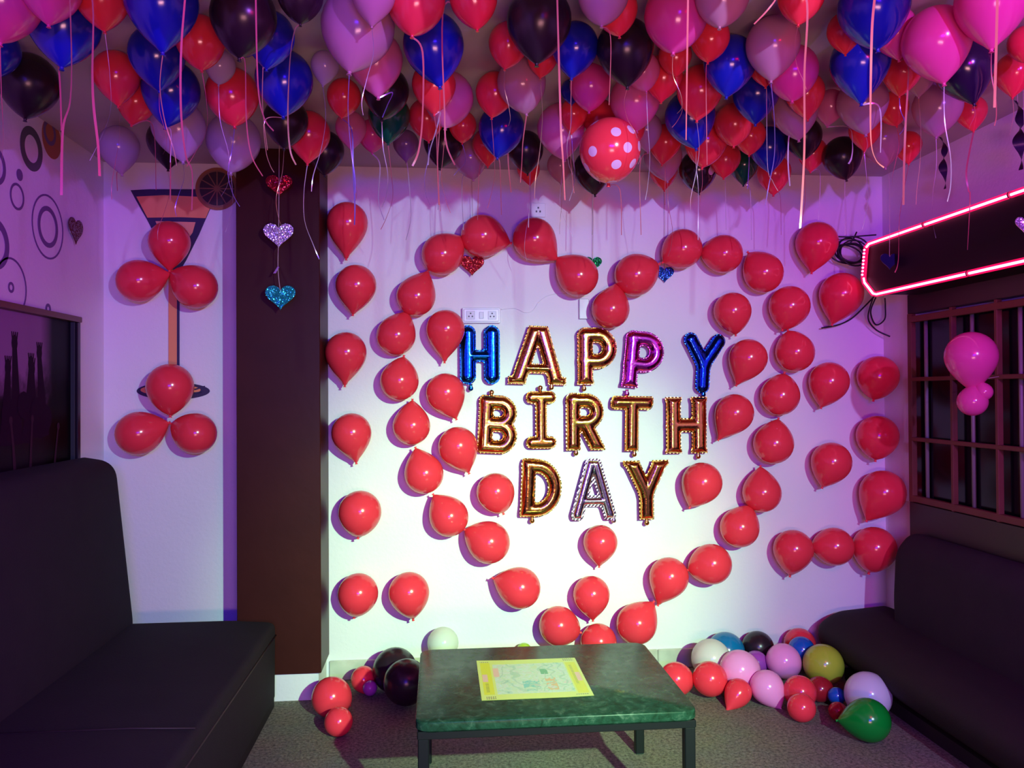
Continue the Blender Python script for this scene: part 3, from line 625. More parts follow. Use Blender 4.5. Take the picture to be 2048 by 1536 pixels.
# ------------------------------------------------------------------ table with a board-game sheet
def marble():
    m, nt, b = ptree('polished_green_marble')
    tc = nt.nodes.new('ShaderNodeTexCoord')
    n = nt.nodes.new('ShaderNodeTexNoise'); n.inputs['Scale'].default_value = 26; n.inputs['Detail'].default_value = 8; n.inputs['Roughness'].default_value = .7; n.inputs['Distortion'].default_value = .8
    r = nt.nodes.new('ShaderNodeValToRGB')
    r.color_ramp.elements[0].position = .38; r.color_ramp.elements[0].color = (.009, .030, .016, 1)
    r.color_ramp.elements[1].position = .72; r.color_ramp.elements[1].color = (.075, .13, .085, 1)
    e = r.color_ramp.elements.new(.55); e.color = (.016, .058, .034, 1)
    nt.links.new(tc.outputs['Object'], n.inputs['Vector']); nt.links.new(n.outputs['Fac'], r.inputs['Fac'])
    nt.links.new(r.outputs['Color'], b.inputs['Base Color'])
    b.inputs['Specular IOR Level'].default_value = .06
    n3 = nt.nodes.new('ShaderNodeTexNoise'); n3.inputs['Scale'].default_value = 30; n3.inputs['Detail'].default_value = 4
    r3 = nt.nodes.new('ShaderNodeMapRange'); r3.inputs[3].default_value = .16; r3.inputs[4].default_value = .36
    nt.links.new(tc.outputs['Object'], n3.inputs['Vector']); nt.links.new(n3.outputs['Fac'], r3.inputs[0]); nt.links.new(r3.outputs[0], b.inputs['Roughness'])
    return m
M_STEEL = mat('black_steel_tube', (.005, .008, .008), .45, spec=.3)
TX0, TX1, TY0, TY1, TZ = -.085, .842, 2.575, 3.305, .45
t = thing('coffee_table', ((TX0+TX1)/2, (TY0+TY1)/2, 0), 'low table with polished green marble top on black steel legs', 'table')
def rrect(x0, x1, y0, y1, r, n=6):
    out = []
    for cx, cy, a0 in ((x1-r, y1-r, 0), (x0+r, y1-r, 90), (x0+r, y0+r, 180), (x1-r, y0+r, 270)):
        for k in range(n+1):
            a = math.radians(a0+90*k/n); out.append((cx+r*math.cos(a), cy+r*math.sin(a)))
    return out
mb = MB(); rings = []
for ins, z in ((.006, TZ-.035), (0, TZ-.029), (0, TZ-.006), (.002, TZ-.002), (.006, TZ)):
    rings.append([(x, y, z) for x, y in rrect(TX0+ins, TX1-ins, TY0+ins, TY1-ins, .045)])
N = len(rings[0]); vs = sum(rings, []); fs = [tuple(range(N)), tuple(range(4*N, 5*N))]
for k in range(4):
    for i in range(N): fs.append((k*N+i, k*N+(i+1) % N, (k+1)*N+(i+1) % N, (k+1)*N+i))
o = obj('table_top', mb.add(vs, fs), marble(), t); smooth_angle(o, 30)
for x in (TX0+.008, TX1-.044):
    for y in (TY0+.012, TY1-.044):
        obj('leg', MB().rbox(x, x+.036, y, y+.036, .004, TZ-.060, .003), M_STEEL, t)
        obj('foot', MB().rbox(x+.002, x+.034, y+.002, y+.034, 0, .006, .002), mat('rubber_foot', (.01, .03, .02), .6), t)
for y in (TY0+.010, TY1-.040):
    obj('apron_bar', MB().rbox(TX0+.006, TX1-.006, y, y+.030, TZ-.060, TZ-.0352, .003), M_STEEL, t)
for x in (TX0+.006, TX1-.036):
    obj('apron_bar', MB().rbox(x, x+.030, TY0+.041, TY1-.041, TZ-.0595, TZ-.0353, .003), M_STEEL, t)

def sheet_print():
    """Printed sheet: yellow border panels, pale blotchy pastel middle with winding coloured drawing."""
    m, nt, b = ptree('printed_game_sheet')
    L = nt.links.new
    tc = nt.nodes.new('ShaderNodeTexCoord'); sep = nt.nodes.new('ShaderNodeSeparateXYZ'); L(tc.outputs['Generated'], sep.inputs[0])
    def rng(sock, a, c):
        x = nt.nodes.new('ShaderNodeMath'); x.operation = 'GREATER_THAN'; L(sock, x.inputs[0]); x.inputs[1].default_value = a
        y = nt.nodes.new('ShaderNodeMath'); y.operation = 'LESS_THAN'; L(sock, y.inputs[0]); y.inputs[1].default_value = c
        z = nt.nodes.new('ShaderNodeMath'); z.operation = 'MULTIPLY'; L(x.outputs[0], z.inputs[0]); L(y.outputs[0], z.inputs[1])
        return z.outputs[0]
    def mul(a, c):
        z = nt.nodes.new('ShaderNodeMath'); z.operation = 'MULTIPLY'; L(a, z.inputs[0]); L(c, z.inputs[1]); return z.outputs[0]
    def rect(x0, x1, y0, y1): return mul(rng(sep.outputs[0], x0, x1), rng(sep.outputs[1], y0, y1))
    def over(base, color, fac):
        x = nt.nodes.new('ShaderNodeMix'); x.data_type = 'RGBA'; L(fac, x.inputs[0])
        if isinstance(base, tuple): x.inputs[6].default_value = (*base, 1)
        else: L(base, x.inputs[6])
        if isinstance(color, tuple): x.inputs[7].default_value = (*color, 1)
        else: L(color, x.inputs[7])
        return x.outputs[2]
    v = nt.nodes.new('ShaderNodeTexNoise'); v.inputs['Scale'].default_value = 9; v.inputs['Detail'].default_value = 5; v.inputs['Distortion'].default_value = 1.5
    L(tc.outputs['Generated'], v.inputs['Vector'])
    r = nt.nodes.new('ShaderNodeValToRGB'); cr = r.color_ramp
    cr.elements[0].position = .28; cr.elements[0].color = (.25, .45, .36, 1)
    cr.elements[1].position = .75; cr.elements[1].color = (.78, .48, .52, 1)
    for pos, c in ((.40, (.50, .66, .50)), (.46, (.55, .62, .35)), (.50, (.52, .70, .62)), (.56, (.62, .60, .50)), (.61, (.45, .66, .45))):
        e = cr.elements.new(pos); e.color = (*c, 1)
    L(v.outputs['Fac'], r.inputs['Fac'])
    col = over((.62, .68, .18), r.outputs['Color'], rect(.15, .86, .12, .88))
    yel = (.66, .64, .03)
    col = over(col, yel, rect(.03, .125, .12, .93)); col = over(col, yel, rect(.875, .975, .08, .88))
    pk = (.74, .45, .36)
    col = over(col, pk, rect(.035, .085, .43, .62)); col = over(col, pk, rect(.145, .20, .55, .78)); col = over(col, pk, rect(.925, .97, .38, .60))
    dk = (.10, .10, .09)
    # rows of small dark blocks standing for the tiny unreadable lettering
    w1 = nt.nodes.new('ShaderNodeTexWave'); w1.inputs['Scale'].default_value = 9; w1.bands_direction = 'Y'; L(tc.outputs['Generated'], w1.inputs['Vector'])
    g1 = nt.nodes.new('ShaderNodeMath'); g1.operation = 'GREATER_THAN'; g1.inputs[1].default_value = .45; L(w1.outputs['Fac'], g1.inputs[0])
    col = over(col, (.30, .32, .05), mul(rect(.055, .085, .17, .40), g1.outputs[0]))
    col = over(col, (.36, .36, .05), mul(rect(.90, .925, .30, .80), g1.outputs[0]))
    w2 = nt.nodes.new('ShaderNodeTexWave'); w2.inputs['Scale'].default_value = 16; w2.bands_direction = 'X'; L(tc.outputs['Generated'], w2.inputs['Vector'])
    g2 = nt.nodes.new('ShaderNodeMath'); g2.operation = 'GREATER_THAN'; g2.inputs[1].default_value = .3; L(w2.outputs['Fac'], g2.inputs[0])
    for q in ((.045, .13, .055, .075), (.045, .13, .02, .04), (.86, .97, .93, .95), (.86, .97, .965, .98), (.03, .12, .94, .955), (.85, .96, .045, .06)):
        col = over(col, dk, mul(rect(*q), g2.outputs[0]))
    # winding serpents and ladders of the drawing
    wv = nt.nodes.new('ShaderNodeTexWave'); wv.inputs['Scale'].default_value = 2.6; wv.inputs['Distortion'].default_value = 22; wv.inputs['Detail'].default_value = 2; L(tc.outputs['Generated'], wv.inputs['Vector'])
    gv = nt.nodes.new('ShaderNodeMath'); gv.operation = 'GREATER_THAN'; gv.inputs[1].default_value = .90; L(wv.outputs['Fac'], gv.inputs[0])
    half = nt.nodes.new('ShaderNodeMath'); half.operation = 'MULTIPLY'; half.inputs[1].default_value = .45; L(gv.outputs[0], half.inputs[0])
    col = over(col, (.25, .45, .33), mul(rect(.2, .84, .16, .84), half.outputs[0]))
    col = over(col, (.16, .50, .44), mul(rect(.40, .56, .18, .44), rng(v.outputs['Fac'], .46, .56)))
    col = over(col, (.66, .42, .20), mul(rect(.62, .72, .18, .48), rng(v.outputs['Fac'], .42, .55)))
    col = over(col, (.10, .38, .20), mul(rect(.60, .67, .58, .72), rng(v.outputs['Fac'], .44, .60)))
    L(col, b.inputs['Base Color']); b.inputs['Roughness'].default_value = .35
    return m
mb = MB(); nx, ny = 8, 8; X0, X1, Y0, Y1 = .136, .524, 2.735, 3.135
vs = []
for j in range(ny+1):
    for i in range(nx+1):
        u, v = i/nx, j/ny
        z = TZ+.0012+.006*max(0, u-.8)*max(0, .35-v)*18*.25+.002*max(0, v-.8)*max(0, .3-u)*20
        vs.append((X0+(X1-X0)*u, Y0+(Y1-Y0)*v, z))
vs += [(x, y, z-.0008) for x, y, z in vs]
n1 = (nx+1)*(ny+1); fs = []
for j in range(ny):
    for i in range(nx):
        a = j*(nx+1)+i; fs.append((a, a+1, a+nx+2, a+nx+1)); fs.append((n1+a, n1+a+nx+1, n1+a+nx+2, n1+a+1))
o = obj('game_sheet', MB().add(vs, fs), sheet_print(), smooth=True)
tag(o, 'square game sheet with yellow borders and pastel squiggles on the marble table', 'game sheet')

# ------------------------------------------------------------------ rope-light sign box on the right
X0 = 2.215
prof = [(.9, 1.985), (3.875, 1.985), (3.985, 2.075), (3.945, 2.252), (.9, 2.252)]
s = thing('sign_box', (2.35, 2.5, 1.985), 'long black fascia box edged with a glowing pink red rope light', 'sign box')
obj('box_body', MB().prism(prof, 'x', X0, RIGHT_X-.001), mat('gloss_black_board', (.0075, .0012, .0045), .45, spec=.12), s)
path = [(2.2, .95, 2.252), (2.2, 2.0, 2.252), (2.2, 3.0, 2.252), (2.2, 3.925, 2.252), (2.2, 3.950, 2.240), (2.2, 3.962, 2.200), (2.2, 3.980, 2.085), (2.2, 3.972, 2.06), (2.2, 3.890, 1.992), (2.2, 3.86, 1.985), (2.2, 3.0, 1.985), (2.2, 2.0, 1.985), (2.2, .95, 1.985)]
M_CORE = emis('rope_light_core', (1.0, .20, .50), 3.0)
rp = obj('rope_light', MB().tube(path[:5], .0055, 8), M_CORE, s, smooth=True)
rp2 = obj('rope_light', MB().tube(path[6:], .0055, 8), M_CORE, s, smooth=True)
for k in range(8):
    q = k/7; yy, zz = 3.954+.023*q, 2.226-.125*q
    obj('led_bead', MB().tube([(2.194, yy, zz+.004), (2.191, yy, zz), (2.194, yy, zz-.004)], [.004, .0065, .004], 8), M_CORE, s, smooth=True)
obj('rope_halo_sleeve', MB().tube(path, .0135, 10), emis('rope_light_halo', (1.0, .006, .11), .36, .45), s, smooth=True)  # see-through sleeve given red emission to draw the glow halo around the core
for y in (3.45, 2.9, 2.3):
    obj('clip', MB().tube([(2.2, y-.003, 2.252), (2.2, y+.003, 2.252)], .0142, 8), M_DARK, s)
    obj('clip', MB().tube([(2.2, y-.303, 1.985), (2.2, y-.297, 1.985)], .0142, 8), M_DARK, s)

M_CABLE = mat('black_cable', (.008, .006, .012), .5)
rnd = random.Random(5)
mb = MB()
for k in range(7):
    cx, cz = 2.245+rnd.uniform(-.02, .02), 2.262+rnd.uniform(-.012, .012)
    rx, rz = rnd.uniform(.070, .095), rnd.uniform(.050, .075); ty = rnd.uniform(-.2, .2); yy = 4.17+k*.010
    mb.tube([(cx+rx*math.cos(a), yy+.02*math.sin(a+ty), cz+rz*math.sin(a+ty)) for a in [TAU*i/26 for i in range(26)]], .0042, 6, closed=True)
mb.tube([(2.15, 4.21, 2.345), (2.24, 4.20, 2.342), (2.34, 4.10, 2.335)], .004, 6)
mb.tube([(2.285, 4.2, 2.37), (2.265, 4.2, 2.33), (2.24, 4.2, 2.30)], .004, 6)
mb.tube([(2.30, 4.19, 2.28), (2.36, 4.1, 2.24), (2.40, 3.97, 2.20)], .006, 6)
tag(obj('cable_coil', mb, M_CABLE, smooth=True), 'coil of black cable hanging at the far end of the sign box', 'cable')
def bez(pts, n=10):
    P = [Vector(q) for q in pts]; out = []
    for i in range(len(P)-1):
        p0 = P[max(i-1, 0)]; p1 = P[i]; p2 = P[i+1]; p3 = P[min(i+2, len(P)-1)]
        for k in range(n):
            t = k/n
            out.append(.5*((2*p1)+(p2-p0)*t+(2*p0-5*p1+4*p2-p3)*t*t+(3*p1-p0-3*p2+p3)*t**3))
    out.append(P[-1]); return out
mb = MB()
mb.tube(bez([(2.34, 4.12, 2.01), (2.32, 4.2, 1.955), (2.26, 4.22, 1.895), (2.19, 4.23, 1.862), (2.098, 4.24, 1.845)]), .0042, 6)
tag(obj('loose_cable', mb, M_CABLE, smooth=True), 'loose black cable end curling left below the sign box, across the wall', 'cable')
mb = MB()
mb.tube(bez([(2.345, 4.12, 2.0), (2.36, 4.2, 1.93), (2.40, 4.22, 1.862), (2.44, 4.20, 1.89), (2.445, 4.20, 1.96), (2.42, 4.16, 2.0)]), .0042, 6)
mb.tube(bez([(2.33, 4.12, 2.0), (2.345, 4.2, 1.90), (2.40, 4.22, 1.835), (2.47, 4.20, 1.795)]), .0042, 6)
tag(obj('loose_cable', mb, M_CABLE, smooth=True), 'looped black cable hanging below the sign box, by the wall corner', 'cable')

# ------------------------------------------------------------------ left wall: picture, ring decals
M_RING = mat('purple_grey_decal_vinyl', (.17, .105, .24), .6, spec=.2)
M_RING2 = mat('dark_green_grey_decal_vinyl', (.10, .105, .105), .6, spec=.2)
M_ORNG = mat('brown_orange_decal_vinyl', (.40, .13, .05), .5)
def ring_mb(y, z, r0, r1, n=40):
    a, c = LEFT_X+.0005, LEFT_X+.0025
    vs = []; fs = []
    for k in range(n):
        cs, sn = math.cos(TAU*k/n), math.sin(TAU*k/n)
        for r in (r0, r1):
            for x in (a, c): vs.append((x, y+r*cs, z+r*sn))
    for k in range(n):
        i, j = 4*k, 4*((k+1) % n)
        fs += [(i+1, i+3, j+3, j+1), (i+2, j+2, j+3, i+3), (i, i+1, j+1, j), (i, j, j+2, i+2)]
    return MB().add(vs, fs)
def decal(y, z, rings, label, disc=None):
    d = thing('ring_decal', (LEFT_X, y, z), label, 'wall decal', 'ring decals on the left wall')
    if disc:
        obj('disc', MB().prism([(y+disc[0]+disc[2]*math.cos(TAU*k/32), z+disc[1]+disc[2]*math.sin(TAU*k/32)) for k in range(32)], 'x', LEFT_X+.0003, LEFT_X+.0012), M_ORNG, d)
    for r0, r1, m in rings: obj('ring', ring_mb(y, z, r0, r1), m, d)
decal(3.547, 2.544, [(.058, .093, M_RING2)], 'thick dark ring decal high on the left wall')
decal(3.705, 2.665, [(.038, .057, M_RING)], 'small purple ring decal with brown orange disc near the ceiling', (.02, -.022, .088))
decal(3.450, 2.407, [(.0001, .024, M_RING)], 'small solid dot decal between the thick and thin rings')
decal(3.431, 2.313, [(.045, .055, M_RING)], 'thin ring decal below the solid dot')
decal(3.690, 2.242, [(.134, .142, M_RING), (.070, .091, M_RING)], 'large double ring decal, thin outside and thick inside, beside the brown heart')
decal(3.270, 2.090, [(.070, .100, M_RING)], 'thick dark ring decal cut by the left edge of the picture')
decal(3.385, 1.935, [(.113, .121, M_RING), (.012, .022, M_RING)], 'large thin ring decal with tiny ring inside, above the concert picture')
decal(3.691, 1.880, [(.011, .024, M_RING)], 'tiny ring decal just above the picture frame corner')
decal(3.270, 2.395, [(.055, .075, M_RING)], 'ring decal at the left picture edge below the black balloon')

PY0, PY1, PZ0, PZ1 = 2.1, 3.945, .98, 1.868
pc = thing('framed_picture', (LEFT_X, (PY0+PY1)/2, PZ0), 'dark framed concert crowd picture on the left wall above the sofa', 'picture')
M_FTOP = mat('brown_frame_rail', (.13, .045, .035), .4); M_FBLK = mat('black_frame_rail', (.008, .006, .012), .35)
xf0, xf1 = LEFT_X+.001, LEFT_X+.030
obj('frame_rail', MB().rbox(xf0, xf1+.006, PY0, PY1+.004, PZ1-.026, PZ1, .003), M_FTOP, pc)
obj('frame_rail', MB().rbox(xf0, xf1, PY1-.030, PY1, PZ0, PZ1-.0265, .003), M_FBLK, pc)
obj('frame_rail', MB().rbox(xf0, xf1, PY0, PY0+.030, PZ0, PZ1-.0265, .003), M_FBLK, pc)
obj('frame_rail', MB().rbox(xf0, xf1, PY0+.0305, PY1-.0305, PZ0, PZ0+.026, .003), M_FBLK, pc)
obj('frame_bead', MB().rbox(xf0, xf1-.006, PY1-.050, PY1-.044, PZ0+.027, PZ1-.027, .002), mat('blue_grey_bead', (.030, .038, .040), .4, spec=.2), pc)
def crowd_print():
    m, nt, b = ptree('concert_photo_print')
    L = nt.links.new
    tc = nt.nodes.new('ShaderNodeTexCoord'); sep = nt.nodes.new('ShaderNodeSeparateXYZ'); L(tc.outputs['Generated'], sep.inputs[0])
    n = nt.nodes.new('ShaderNodeTexNoise'); n.inputs['Scale'].default_value = 14; n.inputs['Detail'].default_value = 5
    mp = nt.nodes.new('ShaderNodeMapping'); mp.inputs['Scale'].default_value = (1, 2.2, .8); L(tc.outputs['Generated'], mp.inputs['Vector']); L(mp.outputs[0], n.inputs['Vector'])
    # height of the picture plus ragged noise -> sky against crowd
    mth = nt.nodes.new('ShaderNodeMath'); mth.operation = 'MULTIPLY_ADD'; L(n.outputs['Fac'], mth.inputs[0]); mth.inputs[1].default_value = -.45; L(sep.outputs[2], mth.inputs[2])
    r = nt.nodes.new('ShaderNodeValToRGB'); cr = r.color_ramp
    cr.elements[0].position = .28; cr.elements[0].color = (.010, .005, .010, 1)
    cr.elements[1].position = .52; cr.elements[1].color = (.26, .12, .24, 1)
    e = cr.elements.new(.36); e.color = (.035, .014, .030, 1)
    L(mth.outputs[0], r.inputs['Fac'])
    # the print darkens to black in its right-hand margin
    r2 = nt.nodes.new('ShaderNodeValToRGB'); r2.color_ramp.elements[0].position = .84; r2.color_ramp.elements[0].color = (1, 1, 1, 1)
    r2.color_ramp.elements[1].position = .90; r2.color_ramp.elements[1].color = (.015, .015, .03, 1); L(sep.outputs[1], r2.inputs['Fac'])
    mx = nt.nodes.new('ShaderNodeMix'); mx.data_type = 'RGBA'; mx.blend_type = 'MULTIPLY'; mx.inputs[0].default_value = 1
    L(r.outputs['Color'], mx.inputs[6]); L(r2.outputs['Color'], mx.inputs[7]); L(mx.outputs[2], b.inputs['Base Color'])
    b.inputs['Roughness'].default_value = .4; b.inputs['Specular IOR Level'].default_value = .06
    return m
mb = MB().box(xf0, xf0+.006, PY0+.031, PY1-.053, PZ0+.027, PZ1-.0265, 0)
zc = [0]
def limb(pts, wd, mi=1):
    zc[0] += 1; px = xf0+.0062+zc[0]*.00002
    for (y0, z0), (y1, z1), wa, wb in zip(pts[:-1], pts[1:], wd[:-1], wd[1:]):
        d = Vector((y1-y0, z1-z0)).normalized(); nn = Vector((-d.y, d.x))
        mb.add([(px, y0+nn.x*wa, z0+nn.y*wa), (px, y1+nn.x*wb, z1+nn.y*wb), (px, y1-nn.x*wb, z1-nn.y*wb), (px, y0-nn.x*wa, z0-nn.y*wa)], [(0, 1, 2, 3)], mi)
def blob(y, z, ry, rz, mi=1):
    zc[0] += 1; px = xf0+.0062+zc[0]*.00002
    mb.add([(px, y+ry*math.cos(TAU*k/12), z+rz*math.sin(TAU*k/12)) for k in range(12)], [tuple(range(12))], mi)
for y, z0, z1, lean in ((3.42, 1.30, 1.70, -.02), (3.50, 1.30, 1.62, .03), (3.55, 1.32, 1.60, -.01), (3.64, 1.32, 1.67, -.04), (3.33, 1.3, 1.60, .02), (3.25, 1.3, 1.72, 0), (3.15, 1.3, 1.65, .03), (3.0, 1.3, 1.7, 0)):
    limb([(y, z0), (y+lean*.5, (z0+z1)/2), (y+lean, z1)], [.046, .030, .018]); blob(y+lean, z1+.012, .024, .034)
    for q in (-.013, -.004, .005, .014): limb([(y+lean+q, z1+.02), (y+lean+q*1.7, z1+.058)], [.006, .004])
for y, z, rr in ((3.47, 1.46, .05), (3.58, 1.43, .055), (3.66, 1.40, .05), (3.36, 1.42, .06), (3.22, 1.44, .06), (3.08, 1.43, .06)): blob(y, z, rr, rr*1.15)
for y, z0, z1, lean in ((3.72, 1.08, 1.36, .05), (3.52, 1.12, 1.40, .02), (3.40, 1.2, 1.40, -.03)):
    limb([(y, z0), (y+lean*.4, (z0+z1)/2), (y+lean, z1)], [.012, .009, .006], 2); blob(y+lean, z1, .013, .017, 2)
blob(3.56, 1.10, .055, .06, 3); blob(3.575, 1.085, .045, .05, 1)
obj('print', mb, [crowd_print(), mat('print_black_figures', (.020, .005, .018), .5, spec=.03), mat('print_lit_arm', (.05, .02, .032), .5, spec=.03), mat('print_lit_hair', (.13, .045, .045), .5, spec=.03)], pc)

# ------------------------------------------------------------------ hearts
def heart_pts(cx, cz, wd, n=36):
    out = []
    for k in range(n):
        t = TAU*k/n
        x = 16*math.sin(t)**3; z = 13*math.cos(t)-5*math.cos(2*t)-2*math.cos(3*t)-math.cos(4*t)
        out.append((cx+x/32*wd, cz+(z+2.5)/32*wd*.92))
    return out
def glitter(name, c, metal=.7):
    if name in MATS: return MATS[name]
    m, nt, b = ptree(name)
    b.inputs['Base Color'].default_value = (*c, 1); b.inputs['Metallic'].default_value = metal; b.inputs['Roughness'].default_value = .28
    tc = nt.nodes.new('ShaderNodeTexCoord'); v = nt.nodes.new('ShaderNodeTexVoronoi'); v.inputs['Scale'].default_value = 240
    L = nt.links.new; L(tc.outputs['Object'], v.inputs['Vector'])
    g = nt.nodes.new('ShaderNodeNewGeometry')
    s1 = nt.nodes.new('ShaderNodeVectorMath'); s1.operation = 'SUBTRACT'; L(v.outputs['Color'], s1.inputs[0]); s1.inputs[1].default_value = (.5, .5, .5)
    s2 = nt.nodes.new('ShaderNodeVectorMath'); s2.operation = 'MULTIPLY_ADD'; L(s1.outputs[0], s2.inputs[0]); s2.inputs[1].default_value = (.9, .9, .9); L(g.outputs['Normal'], s2.inputs[2])
    s3 = nt.nodes.new('ShaderNodeVectorMath'); s3.operation = 'NORMALIZE'; L(s2.outputs[0], s3.inputs[0]); L(s3.outputs[0], b.inputs['Normal'])
    MATS[name] = m
    return m
G_RED = glitter('red_glitter', (.42, .02, .03)); G_LIL = glitter('lilac_silver_glitter', (.75, .66, .95), .75); G_TEAL = glitter('teal_glitter', (.01, .36, .38), .6)
G_GRN = glitter('green_glitter', (.01, .30, .08)); G_BLU = glitter('blue_glitter', (.02, .10, .45)); G_DRD = glitter('dark_red_glitter', (.10, .015, .015), .3)
M_THR = mat('pale_thread', (.55, .42, .38), .6); M_TINS = mat('silver_tinsel', (.8, .75, .7), .2, metal=1)
def heart(parent, cx, cy, cz, wd, m, th=.004):
    return obj('heart', MB().prism(heart_pts(cx, cz, wd), 'y', cy-th/2, cy+th/2), m, parent)
g = thing('heart_garland', (-.762, 3.9, CEIL_Z), 'string of red, lilac and teal glitter hearts hanging in front of the dark pillar', 'garland')
obj('thread', MB().tube(bez([(-.760, 3.9, CEIL_Z-.001), (-.762, 3.897, 2.49), (-.764, 3.897, 2.26), (-.768, 3.9, 2.10), (-.757, 3.9, 1.985)]), .0016, 5), M_THR, g)
heart(g, -.762, 3.9, 2.494, .125, G_RED); heart(g, -.765, 3.9, 2.255, .142, G_LIL); heart(g, -.757, 3.9, 1.958, .142, G_TEAL)
obj('tinsel_tag', MB().prism([(-.790, 2.075), (-.778, 2.075), (-.762, 2.104), (-.768, 2.110)], 'y', 3.897, 3.899), M_TINS, g)
for nm, x, y, z, wd, m, lab in (('heart_pendant', .173, 4.235, 2.171, .128, G_RED, 'red glitter heart hanging under the top left of the heart outline'),
                                ('heart_pendant', .826, 4.262, 2.188, .10, G_GRN, 'green glitter heart peeping from behind a red balloon at the notch'),
                                ('heart_pendant', 1.222, 4.262, 2.135, .105, G_BLU, 'blue glitter heart half hidden behind the red balloons right of the notch'),
                                ('heart_pendant', 2.19, 3.72, 2.127, .095, mat('dark_blue_foil', (.012, .010, .08), .3, metal=.4), 'dark blue heart hanging before the far end of the sign box'),
                                ('heart_pendant', 2.36, 3.02, 2.19, .075, G_LIL, 'lilac heart at the right picture edge in front of the sign box')):
    if x > 2.3: x, y, z = 2.172, 2.79, 2.11
    h = thing(nm, (x, y, z), lab, 'heart', 'single hanging glitter hearts')
    heart(h, x, y, z, wd, m)
    obj('thread', MB().tube([(x, y, z+wd*.25), (x+.004, y, (z+CEIL_Z)/2), (x, y, CEIL_Z-.001)], .0011, 4), M_THR, h)
h = thing('heart_sticker', (LEFT_X, 3.919, 2.268), 'dark red brown heart standing off the left wall beside the double ring', 'heart')
hp = heart_pts(3.919, 2.268, .145)
obj('heart', MB().prism(hp, 'x', LEFT_X+.018, LEFT_X+.022), G_DRD, h)
obj('pad', MB().box(LEFT_X+.0005, LEFT_X+.0175, 3.90, 3.94, 2.26, 2.30), mat('foam_pad', (.6, .6, .6), .8), h)

# dark twisted foil streamers at the upper right
def streamer(x, y, z1, z0, label, wd):
    mb = MB(); vs = []; n = 44
    for i in range(n+1):
        s = i/n; a = s*TAU*1.3+.4; k = wd*(.35+.65*math.sin(math.pi*min(1, s*1.25)) if s < .8 else .45)
        cx = x+.010*math.sin(s*9)+.012*s; cy = y+.01*math.cos(s*7)
        for q in (-1, 1): vs.append((cx+q*k*math.cos(a)*.9+q*.004, cy+q*k*math.sin(a), z1+(z0-z1)*s))
    fs = [(2*i, 2*i+1, 2*i+3, 2*i+2) for i in range(n)]
    st = thing('foil_streamer', (x, y, CEIL_Z), label, 'streamer')
    obj('twist', mb.add(vs, fs), mat('dark_violet_foil', (.035, .010, .06), .3, metal=.6), st, smooth=True)
    obj('thread', MB().tube([(x, y, CEIL_Z-.001), (x, y, z1-.01)], .0012, 4), M_THR, st)
streamer(2.255, 3.40, 2.640, 2.405, 'dark twisted foil streamer hanging above the rope light', .020)
streamer(2.335, 3.03, 2.672, 2.39, 'dark twisted foil streamer at the right edge above the rope light', .027)

# ------------------------------------------------------------------ cocktail glass mural on the left part of the back wall
def img(u, v, y=WALL_Y):
    """World point on the plane y seen at a point of the photograph (used for the outline of the flat mural)."""
    d = fwd + rt2*((u-1024)/1600) - up2*((v-768)/1600)
    s = y/d.y
    return (d.x*s, 1.5+d.z*s)
def plate(name, pts, m, parent, a, c):
    return obj(name, MB().prism([img(*q) for q in pts], 'y', WALL_Y-a, WALL_Y-c), m, parent)
M_NAVY = mat('navy_mural_paint', (.030, .020, .075), .5); M_ORA = mat('orange_mural_paint', (.80, .30, .12), .5); M_ORP = mat('pale_orange_mural_paint', (.80, .36, .20), .5)
g = thing('cocktail_mural', (-1.36, WALL_Y, 1.6), 'painted orange and navy cocktail glass relief on the back wall', 'wall decal')
plate('bowl_outline', [(262, 381), (300, 379), (437, 379), (433, 390), (398, 470), (372, 522), (358, 545), (340, 545), (326, 500), (295, 440), (272, 400)], M_NAVY, g, .006, .0005)
plate('liquid', [(274, 394), (330, 391), (430, 396), (412, 437), (360, 435), (296, 436)], M_ORA, g, .009, .0062)
plate('lower_liquid', [(312, 443), (392, 445), (386, 466), (345, 520), (330, 485)], M_ORP, g, .009, .0062)
plate('stem', [(338, 540), (357, 540), (356, 765), (338, 765)], M_ORA, g, .008, .0062)
plate('stem_edge', [(355, 540), (360, 540), (360, 765), (355, 765)], M_NAVY, g, .0095, .0063)
obj('foot', MB().prism([img(347+73*math.cos(TAU*k/40), 782+17*math.sin(TAU*k/40)) for k in range(40)], 'y', WALL_Y-.006, WALL_Y-.0005), M_NAVY, g)
obj('foot_fill', MB().prism([img(342+60*math.cos(TAU*k/40), 780+11*math.sin(TAU*k/40)) for k in range(40)], 'y', WALL_Y-.0085, WALL_Y-.0062), M_ORA, g)
for dx, dv in ((54, -6), (58, 1), (50, 6)):
    pts = [img(347+dx-26+4*k, 782+dv+3*math.sin(k*.5)) for k in range(10)]
    obj('foot_stroke', MB().prism([(a, c+.004) for a, c in pts]+[(a, c-.004) for a, c in pts[::-1]], 'y', WALL_Y-.010, WALL_Y-.0088), M_NAVY, g)
cx, cz = img(436, 379)
sl = thing('orange_slice_mural', (cx, WALL_Y, cz), 'dark orange slice wheel on the rim of the painted glass, beside the pillar', 'wall decal')
def disc(r, n=48): return [(cx+r*math.cos(TAU*k/n), cz+r*math.sin(TAU*k/n)) for k in range(n)]
obj('rind', MB().prism(disc(.110), 'y', WALL_Y-.016, WALL_Y-.0095), mat('slice_rind', (.30, .11, .045), .5), sl)
obj('pith', MB().prism(disc(.098), 'y', WALL_Y-.0175, WALL_Y-.0162), mat('slice_pith', (.22, .10, .06), .5), sl)
